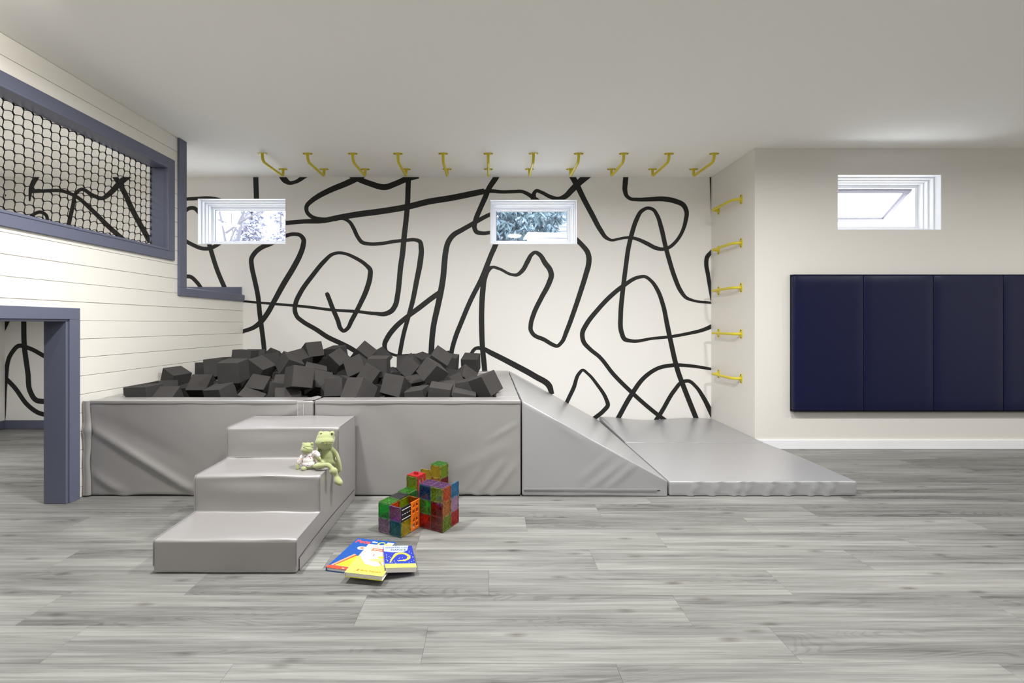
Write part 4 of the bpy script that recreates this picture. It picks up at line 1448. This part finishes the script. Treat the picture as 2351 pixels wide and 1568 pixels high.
for s in (-1, 1):
    for sz in (1,):
        c0 = (s * (hT - .013), sz * (hT - .012))
        cr.add([(c0[0], -TH / 2 * .9, c0[1]), (c0[0] - s * .014, -TH / 2 * .9, c0[1]), (c0[0], -TH / 2 * .9, c0[1] - sz * .014), (c0[0], TH / 2 * .9, c0[1]), (c0[0] - s * .014, TH / 2 * .9, c0[1]), (c0[0], TH / 2 * .9, c0[1] - sz * .014)],
               [(0, 1, 2), (3, 4, 5), (1, 2, 5, 4)])
me_arc = cr.mesh('window_corners')
rd = MB()
for y in (-.0031,):
    for z in (.024, -.024):
        rd.box(-hT + .004, hT - .004, y, y + .0004, z - .0016, z + .0016)
    for x in (-.027, -.009, .009, .027):
        rd.box(x - .0055, x + .0055, y, y + .0004, -.0013, .0013)
me_road = rd.mesh('road_marking')
me_slab = MB().box(-hT, hT, -TH / 2, TH / 2, -hT, hT).mesh('slab', bevel=.0012, seg=1)
lug = MB()
for x in (-.008, .008):
    lug.tube([(x, 0, 0), (x, -.014, 0)], .0055, 10)
lug.box(-.014, .014, -.006, -.002, -.006, .006)
me_lug = lug.mesh('lug', smooth=True)
_used = {}


def part(name, me, m, parent):
    key = (me.name, m.name)
    if key not in _used:
        c = me.copy(); c.materials.clear(); c.materials.append(m)
        _used[key] = c
    o = bpy.data.objects.new(name, _used[key])
    COL.objects.link(o)
    o.parent = parent
    return o


A0 = Vector((-.3753, 2.470))
EU, EV = Vector((.8704, -.4924)), Vector((.4924, .8704))


def lat(a, b, k):
    p = A0 + EU * (a * TS) + EV * (b * TS)
    return Vector((p.x, p.y, k * TS))


def tile(face, a, b, k, col, label, style='tile'):
    t = empty('magnetic_tile')
    u3, v3, z3 = Vector((EU.x, EU.y, 0)), Vector((EV.x, EV.y, 0)), Vector((0, 0, 1))
    if face == 'B':
        c = lat(a + .5, b, k + .5); X, Y, Z = u3, v3, z3
    elif face == 'A':
        c = lat(a, b + .5, k + .5); X, Y, Z = v3, -u3, z3
    else:
        c = lat(a + .5, b + .5, k); X, Y, Z = u3, -z3, v3
        c.z += TH / 2
    c.z += .0028
    Mx = Matrix((X, Y, Z)).transposed().to_4x4()
    t.matrix_world = Matrix.Translation(c) @ Mx
    tag(t, label, 'magnetic tile', 'magnetic tiles of the small building')
    if style == 'tile':
        mp_, mr = TM[col]
        part('pane', me_pane, mp_, t); part('rim', me_rim, mr, t); part('star_ribs', me_rib, mr, t); part('magnets', me_mag, M_mag, t)
    elif style == 'window':
        m = M_orange if col == 'orange' else M_redp
        part('window_frame', me_win, m, t); part('window_corners', me_arc, m, t)
    elif style == 'road':
        part('slab', me_slab, M_road, t); part('road_marking', me_road, M_line, t)
    elif style == 'plain':
        part('slab', me_slab, M_road, t)
    elif style == 'roof':
        part('slab', me_slab, M_redp, t); part('lug', me_lug, M_redp, t)


T_ = tile
T_('B', -2, -2, 1, 'green', 'green magnetic tile, upper left on the front of the low block')
T_('B', -1, -2, 1, 'purple', 'purple magnetic tile, upper right on the front of the low block')
T_('B', -2, -2, 0, 'lilac', 'pale lilac magnetic tile, lower left on the front of the low block')
T_('B', -1, -2, 0, 'teal', 'teal magnetic tile, lower right on the front of the low block')
T_('A', 0, -2, 1, 'road', 'black road tile with white lane lines on the side of the low block', 'road')
T_('A', 0, -2, 0, 'yellow', 'yellow magnetic tile under the road tile')
T_('A', 0, -1, 1, 'orange', 'upper orange window tile beside the road tile', 'window')
T_('A', 0, -1, 0, 'orange', 'lower orange window tile at floor level', 'window')
T_('A', -1, -2, 1, 'orange', 'orange magnetic tile standing inside the low block near its front')
T_('A', -1, -1, 1, 'lime', 'lime magnetic tile standing inside the low block under the black tile')
T_('A', -2, -2, 0, 'teal', 'teal magnetic tile hidden on the far side of the low block')
T_('B', -1, 0, 1, 'orange', 'orange magnetic tile closing the low block towards the red tower')
T_('B', -1, 0, 0, 'orange', 'orange magnetic tile at floor level behind the window tiles')
T_('T', -2, -2, 2, 'leaf green', 'leaf green magnetic tile on the front roof of the low block')
T_('T', -2, -1, 2, 'road', 'plain black tile in the middle of the low roof', 'plain')
T_('T', -2, 0, 2.08, 'leaf green', 'leaf green magnetic tile at the rear of the low roof')
T_('B', -2, 1, 2, 'lime', 'lime magnetic tile on the front of the red-roofed turret')
T_('A', -1, 1, 2, 'red', 'dark red window tile on the side of the red-roofed turret', 'window')
T_('A', -1, 1, 1, 'dark red', 'dark red magnetic tile under the turret window')
T_('A', -1, 1, 0, 'dark red', 'dark red magnetic tile at the foot of the turret')
T_('A', -2, 1, 2, 'yellow', 'yellow magnetic tile on the far side of the turret')
T_('B', -2, 1, 1, 'green', 'green magnetic tile below the front of the turret')
T_('T', -2, 1, 3, 'red', 'red roof tile with two lugs on top of the turret', 'roof')
T_('B', 0, 0, 2, 'blue', 'dark blue magnetic tile at the top left of the tall block')
T_('B', 1, 0, 2, 'lime', 'lime magnetic tile at the top right of the tall block front')
T_('B', 0, 0, 1, 'green', 'green magnetic tile in the middle of the tall block front')
T_('B', 1, 0, 1, 'dark red', 'dark red magnetic tile in the middle of the tall block front')
T_('B', 0, 0, 0, 'red', 'red magnetic tile at the lower left of the tall block')
T_('B', 1, 0, 0, 'dark red', 'dark red magnetic tile at the lower right of the tall block front')
T_('A', 2, 0, 2, 'orange', 'orange magnetic tile at the top of the tall block side')
T_('A', 2, 0, 1, 'amber', 'amber magnetic tile in the middle of the tall block side')
T_('A', 2, 0, 0, 'lime', 'lime magnetic tile at the foot of the tall block side')
T_('A', 2, 1, 2, 'sky blue', 'sky blue magnetic tile at the top of the free-standing wing')
T_('A', 2, 1, 1, 'lilac', 'pale lilac magnetic tile in the middle of the wing')
T_('A', 2, 1, 0, 'red', 'red magnetic tile at the foot of the wing')
T_('T', 0, 0, 3, 'purple', 'purple magnetic tile on the left roof of the tall block')
T_('T', 1, 0, 3, 'purple', 'purple magnetic tile on the right roof of the tall block')
T_('B', 0, 1, 2, 'lime', 'lime magnetic tile on the back of the tall block, seen through the blue one')
T_('B', 1, 1, 1, 'red', 'red magnetic tile on the back of the tall block, middle row')
T_('B', 0, 1, 0, 'dark red', 'dark red magnetic tile on the back of the tall block, bottom left')
T_('B', 1, 1, 0, 'red', 'red magnetic tile on the back of the tall block, bottom right')
T_('B', -2, 4, 2, 'yellow', 'yellow magnetic tile on the front of the rearmost tower')
T_('B', -2, 4, 1, 'amber', 'amber magnetic tile below the yellow one on the rearmost tower')
T_('A', -1, 4, 2, 'lime', 'lime magnetic tile on the side of the rearmost tower')
T_('A', -1, 4, 1, 'dark red', 'dark red magnetic tile under the lime side of the rearmost tower')
T_('A', -1, 4, 0, 'red', 'red magnetic tile at the foot of the rearmost tower')
T_('B', -2, 4, 0, 'lime', 'lime magnetic tile at the foot of the rearmost tower front')
T_('T', -2, 4, 3, 'leaf green', 'leaf green magnetic tile on the roof of the rearmost tower')
T_('B', -3, 4, 1.55, 'yellow', 'yellow magnetic tile sticking out left of the rearmost tower')

# ---------------------------------------------------------------- picture books


def lettering(txt, size, M, m, parent, name='lettering', bold=0.0):
    cu = bpy.data.curves.new(name, 'FONT')
    cu.body = txt
    cu.size = size
    cu.offset = bold
    cu.resolution_u = 3
    o = bpy.data.objects.new(name, cu)
    COL.objects.link(o)
    dg = bpy.context.evaluated_depsgraph_get()
    me = bpy.data.meshes.new_from_object(o.evaluated_get(dg))
    bpy.data.objects.remove(o)
    me.materials.clear()
    p = link(name, me, m, parent)
    p.matrix_local = M
    return p


def book(label, loc, rot, w, h, t, cover_rgb, board=False):
    """local frame: x across the cover, y towards its head, z up; origin at the bottom centre"""
    b = empty('picture_book', loc)
    b.rotation_euler = rot
    tag(b, label, 'book', 'picture books on the floor')
    mc = paint('cover_ink', cover_rgb, .28, .5)
    ct = .0008 if board else .0022
    q = .0 if board else .004
    link('pages', MB().box(-w / 2 + .002, w / 2 - q, -h / 2 + q, h / 2 - q, ct, t - ct).mesh('pages'), M_paper, b)
    link('front_cover', MB().box(-w / 2, w / 2, -h / 2, h / 2, t - ct, t).mesh('c', bevel=.0006, seg=1), mc, b)
    link('back_cover', MB().box(-w / 2, w / 2, -h / 2, h / 2, 0, ct).mesh('c', bevel=.0006, seg=1), mc, b)
    link('spine', MB().box(-w / 2 - .0012, -w / 2 + .0012, -h / 2, h / 2, .0004, t - .0004).mesh('c'), mc, b)
    return b


def print_poly(b, t, pts, rgb, lift=1, name='printed_shape', w=1, h=1):
    me = MB().add([(x, y, t + .00012 * lift) for x, y in pts], [tuple(range(len(pts)))]).mesh(name)
    return link(name, me, paint('ink', rgb, .3, .5), b)


def ell(cx, cy, rx, ry, n=18, wob=0.0, seed=0):
    return [(cx + rx * math.cos(2 * math.pi * k / n) * (1 + wob * noise.noise(Vector((k * 1.3, seed, 0)))), cy + ry * math.sin(2 * math.pi * k / n) * (1 + wob * noise.noise(Vector((k * 1.3, seed, 5))))) for k in range(n)]


def rect(x0, x1, y0, y1):
    return [(x0, y0), (x1, y0), (x1, y1), (x0, y1)]


def ink(rgb):
    return paint('ink', rgb, .35, .4)


# blue book, underneath
w, h, t = .207, .285, .016
ux, uy = math.cos(math.radians(-12.8)), math.sin(math.radians(-12.8))
ctr = Vector((-.662, 2.306)) + Vector((ux, uy)) * w / 2 - Vector((-uy, ux)) * h / 2
b1 = book('blue picture book with red and yellow title, underneath the other two', (ctr.x, ctr.y, .0005), (0, 0, math.radians(-12.8)), w, h, t, (26, 78, 156))
print_poly(b1, t, rect(-w / 2, w / 2, -h / 2, -h / 2 + .022), (214, 74, 44))
print_poly(b1, t, [(-.075, -.118), (.09, -.118), (.09, -.02), (-.02, -.02), (-.06, -.06)], (216, 186, 52))
print_poly(b1, t, [(-.095, -.118), (-.082, -.118), (-.028, -.012), (-.04, -.006)], (228, 150, 110), 2)
print_poly(b1, t, [(-.082, -.118), (-.076, -.118), (-.022, -.02), (-.028, -.012)], (176, 62, 40), 3)
print_poly(b1, t, ell(-.035, .052, .021, .016, 14, .5, 2), (222, 218, 208), 2)
print_poly(b1, t, ell(-.032, .052, .010, .008, 10, .4, 4), (210, 96, 50), 3)
print_poly(b1, t, ell(-.014, .050, .008, .010, 10), (238, 214, 90), 4)
print_poly(b1, t, rect(.066, .10, .105, .130), (236, 238, 242), 2)
for s_, sz, x, y, c, bo in (('Pete', .044, -.096, .096, (220, 80, 76), .0012), ('the', .022, -.012, .112, (235, 238, 246), .0005), ('Cat', .050, .022, .090, (240, 222, 70), .0015)):
    lettering(s_, sz, Matrix.Translation((x, y, t + .0006)), ink(c), b1, bold=bo)
lettering('by', .012, Matrix.Translation((-.03, -h / 2 + .006, t + .0006)), ink((244, 236, 226)), b1)

# cream and yellow book across it
w2, h2, t2 = .168, .262, .019
b2 = book('white and yellow picture book with an orange banner, lying across the blue one', (-.512, 2.052, .0215), (math.radians(-1.2), math.radians(2.2), math.radians(-7.5)), w2, h2, t2, (222, 217, 202))
print_poly(b2, t2, [(-w2 / 2, -h2 / 2), (w2 / 2, -h2 / 2), (w2 / 2, -.02), (.02, -.062), (-.03, -.045), (-.06, -.01), (-w2 / 2, .02)], (214, 201, 92))
print_poly(b2, t2, ell(.012, -.012, .056, .048, 22, .35, 1), (228, 224, 218), 2)
print_poly(b2, t2, [(-.056, .072), (-.046, .082), (-.05, .094), (w2 / 2, .094), (w2 / 2, .070)], (222, 92, 48), 3)
print_poly(b2, t2, ell(.018, -.010, .040, .015, 16, .5, 7), (244, 206, 120), 3)
print_poly(b2, t2, ell(.024, .018, .020, .012, 14, .4, 9), (238, 206, 70), 4)
print_poly(b2, t2, [(.02, -.02), (.045, -.048), (.05, -.046), (.03, -.016)], (232, 150, 60), 4)
print_poly(b2, t2, ell(-.046, .040, .007, .004, 10), (150, 186, 206), 3)
print_poly(b2, t2, [(-.02, .02), (-.017, .02), (-.020, .046), (-.024, .044)], (150, 90, 70), 4)
lettering('Gossie &', .0185, Matrix.Translation((-.044, .103, t2 + .0007)), ink((196, 96, 110)), b2)
lettering('BIG BOOK of AD', .0092, Matrix.Translation((-.040, .0785, t2 + .0009)), ink((250, 240, 230)), b2, bold=.0004)
lettering('Early Readers', .0165, Matrix.Translation((-.026, -.108, t2 + .0007)), ink((206, 132, 40)), b2, bold=.0004)
lettering('g', .021, Matrix.Translation((-.042, -.106, t2 + .0007)), ink((196, 112, 40)), b2, bold=.0008)
link('cover_edge', MB().box(-w2 / 2 - .0004, w2 / 2 + .0004, -h2 / 2 - .0006, -h2 / 2 + .001, 0, .0026).mesh('c'), ink((214, 214, 70)), b2)

# dark blue board book on the right
w3, h3, t3 = .134, .196, .021
b3 = book('small deep blue board book with a spotted yellow shape and snow dots', (-.408, 2.066, .0255), (math.radians(1.0), math.radians(7.0), math.radians(15.5)), w3, h3, t3, (36, 54, 160), True)
print_poly(b3, t3, rect(-w3 / 2, w3 / 2, -h3 / 2, -h3 / 2 + .034), (186, 200, 98))
print_poly(b3, t3, [(-w3 / 2, h3 / 2), (-w3 / 2, .045), (-.03, .036), (.02, .038), (.04, .052), (.05, h3 / 2)], (172, 184, 212))
L_, R_ = ribbon([(-.046, -.056), (-.026, -.006), (-.012, .018), (.012, .026), (.036, .012), (.042, -.016), (.022, -.036), (-.006, -.040)], [.004, .010, .016, .015, .014, .012, .010, .006])
q = MB()
for j in range(len(L_) - 1):
    q.add([(*L_[j], t3 + .0005), (*L_[j + 1], t3 + .0005), (*R_[j + 1], t3 + .0005), (*R_[j], t3 + .0005)], [(0, 1, 2, 3)])
link('printed_shape', q.mesh('p'), ink((244, 196, 74)), b3)
rr = random.Random(4)
sp_ = MB()
for j in range(2, len(L_) - 6, 2):
    c = (L_[j] + R_[j]) / 2
    sp_.add([(x, y, t3 + .0008) for x, y in ell(c.x + rr.uniform(-.003, .003), c.y + rr.uniform(-.003, .003), .0022, .0022, 7)], [tuple(range(7))])
link('printed_spots', sp_.mesh('p'), ink((226, 130, 44)), b3)['kind'] = 'stuff'
sn = MB()
for j in range(44):
    x, y = rr.uniform(-w3 / 2 + .005, w3 / 2 - .005), rr.uniform(-h3 / 2 + .038, .05)
    sn.add([(a, b_, t3 + .0004) for a, b_ in ell(x, y, .0017, .0017, 7)], [tuple(range(7))])
link('printed_snow', sn.mesh('p'), ink((230, 238, 252)), b3)['kind'] = 'stuff'
lettering("GIRAFFES CAN'T", .0165, Matrix.Translation((-.060, .074, t3 + .0006)), ink((52, 66, 120)), b3)
lettering('DANCE', .021, Matrix.Translation((-.036, .050, t3 + .0006)), ink((52, 66, 120)), b3, bold=.0003)

# ---------------------------------------------------------------- outside
M_side = paint('pale_siding', (112, 119, 128), .6)
nh = empty('neighbour_house', (1.1, 11.0, 1.72))
tag(nh, 'pale lap-sided house wall outside the middle window', 'house')
MB().box(-2.2, 4.4, 11.02, 11.2, 1.72, 6).build('wall', M_side, nh)
for i in range(28):
    z = 2.3 + i * .105
    mb = MB().add([(-2.2, 11.0, z), (4.4, 11.0, z), (4.4, 11.018, z + .108), (-2.2, 11.018, z + .108), (-2.2, 11.02, z), (4.4, 11.02, z)], [(0, 1, 2, 3), (0, 4, 5, 1)])
    mb.build('siding_board', M_side, nh)

rr = random.Random(21)


def foliage(cx, cy, cz, rx, ry, rz, n, ln, wd, droop, seed, thin=0.0):
    r = random.Random(seed)
    mb = MB()
    k = 0
    while k < n:
        u, v, w = r.uniform(-1, 1), r.uniform(-1, 1), r.uniform(-1, 1)
        if u * u + v * v + w * w > 1:
            continue
        p = Vector((cx + u * rx, cy + v * ry, cz + w * rz))
        if noise.noise(p * 1.6 + Vector((seed, 0, 0))) < thin:
            k += .15
            continue
        k += 1
        for q in range(5):
            d = Vector((r.uniform(-1, 1), r.uniform(-1, 1), -droop + r.uniform(-.5, .5))).normalized()
            s = d.cross(Vector((r.uniform(-1, 1), r.uniform(-1, 1), r.uniform(-1, 1)))).normalized() * wd
            L = ln * r.uniform(.6, 1.2)
            mb.add([p, p + d * L * .45 + s, p + d * L, p + d * L * .45 - s], [(0, 1, 2, 3)])
    return mb


tr = empty('broadleaf_evergreen', (0.1, 8.6, 1.72))
tag(tr, 'drooping broadleaf evergreen outside the middle window', 'tree')
fo_ = foliage(.15, 8.6, 3.0, 1.45, .55, 1.35, 1500, .20, .022, .8, 3, -.12).build('foliage', paint('evergreen_leaf', (74, 92, 100), .5, .5), tr)
fo_['kind'] = 'stuff'
MB().tube([(.1, 8.7, 1.72), (.15, 8.65, 2.1), (.0, 8.6, 2.6), (.1, 8.55, 3.6)], [.09, .07, .05, .02], 10).build('trunk', paint('bark', (96, 88, 92), .9), tr, smooth=True)

bt = empty('bare_tree', (-5.2, 9.0, 1.72))
tag(bt, 'bare pale tree with thin branches outside the left window', 'tree')
M_bark = paint('pale_bark', (84, 82, 88), .9)


def branch(b, p, d, L, r0, depth, seed):
    rn = random.Random(seed)
    pts = [p]
    for i in range(4):
        d = (d + Vector((rn.uniform(-.16, .16), rn.uniform(-.16, .16), rn.uniform(-.10, .14)))).normalized()
        pts.append(pts[-1] + d * L / 4)
    MB().tube(pts, [r0 * (1 - .17 * i) for i in range(5)], 6).build('branch', M_bark, b, smooth=True)
    if depth:
        for i in (1, 2, 3, 4):
            dd = (d + Vector((rn.uniform(-1, 1), rn.uniform(-.6, .6), rn.uniform(-.3, .9)))).normalized()
            branch(b, pts[i], dd, L * .62, r0 * .5, depth - 1, seed * 7 + i)


branch(bt, Vector((-5.2, 9.0, 1.72)), Vector((.02, 0, 1)), 2.2, .055, 0, 2)
for i, (dx, dz) in enumerate(((-.7, .8), (.6, .9), (-.2, 1), (.9, .5), (-1, .35))):
    branch(bt, Vector((-5.2, 9.0, 2.3 + .2 * i)), Vector((dx, -.1, dz)).normalized(), 1.7, .024, 1, 31 + i)
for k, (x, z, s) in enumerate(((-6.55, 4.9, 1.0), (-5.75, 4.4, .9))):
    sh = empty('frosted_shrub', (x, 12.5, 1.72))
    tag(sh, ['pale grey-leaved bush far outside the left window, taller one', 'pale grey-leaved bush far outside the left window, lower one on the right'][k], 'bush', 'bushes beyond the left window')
    f_ = foliage(x, 12.5, z * .72, .42 * s, .35, 1.1, 520, .12, .03, .1, 50 + k, .02).build('foliage', paint('frosted_leaf', (146, 146, 160), .7), sh)  # overexposed haze is put into the pale lavender leaf colour
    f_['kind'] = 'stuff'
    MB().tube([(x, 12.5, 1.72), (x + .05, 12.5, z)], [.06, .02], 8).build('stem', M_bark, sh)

# white curved shell that stands outside the middle window
cv = empty('white_shell', (.85, 5.9, 1.72))
tag(cv, 'white curved shell outside the lower right of the middle window', 'cover')
M_shell = paint('white_shell', (246, 247, 250), .4)


def shell_band(zt, zb, x0, x1, y, nm, slant):
    mb = MB()
    n = 20
    for j in range(n + 1):
        t = j / n
        x = x0 + (x1 - x0) * t
        a, b = zt(t), zb(t)
        mb.v += [(x + slant * 1.0 * (1 - t), y + .1 * t * t, a), (x, y + .1 * t * t, b), (x + slant * (1 - t), y + .1 * t * t + .3, a + .01), (x, y + .1 * t * t + .3, b + .01)]
    for j in range(n):
        i = j * 4
        mb.f += [(i + 1, i + 5, i + 4, i), (i, i + 4, i + 6, i + 2), (i + 1, i + 3, i + 7, i + 5)]
    mb.f += [(0, 2, 3, 1)]
    mb.build(nm, M_shell, cv, smooth=True, angle=40)


ys = 5.9
z_ = lambda y: H - (y - CY) * ys / F
x_ = lambda x: (x - CX) * ys / F
shell_band(lambda t: z_(533 + 4 * t * t), lambda t: z_(543 - .5 * t) if t < .0 else z_(542 + 6 * max(0, t - .45) ** 1.2), x_(1205), x_(1345), ys, 'upper_band', .04)
shell_band(lambda t: z_(549 - 1.5 * min(1, t / .6)), lambda t: 1.72, x_(1209), x_(1345), ys, 'lower_band', .015)
link('ground', MB().box(-30, 30, YB + .26, 40, 1.4, 1.72).mesh('ground'), paint('pale_gravel', (205, 204, 200), .9))
tag(bpy.data.objects['ground'], 'pale gravel ground outside the windows', 'ground')
struct(bpy.data.objects['ground'])
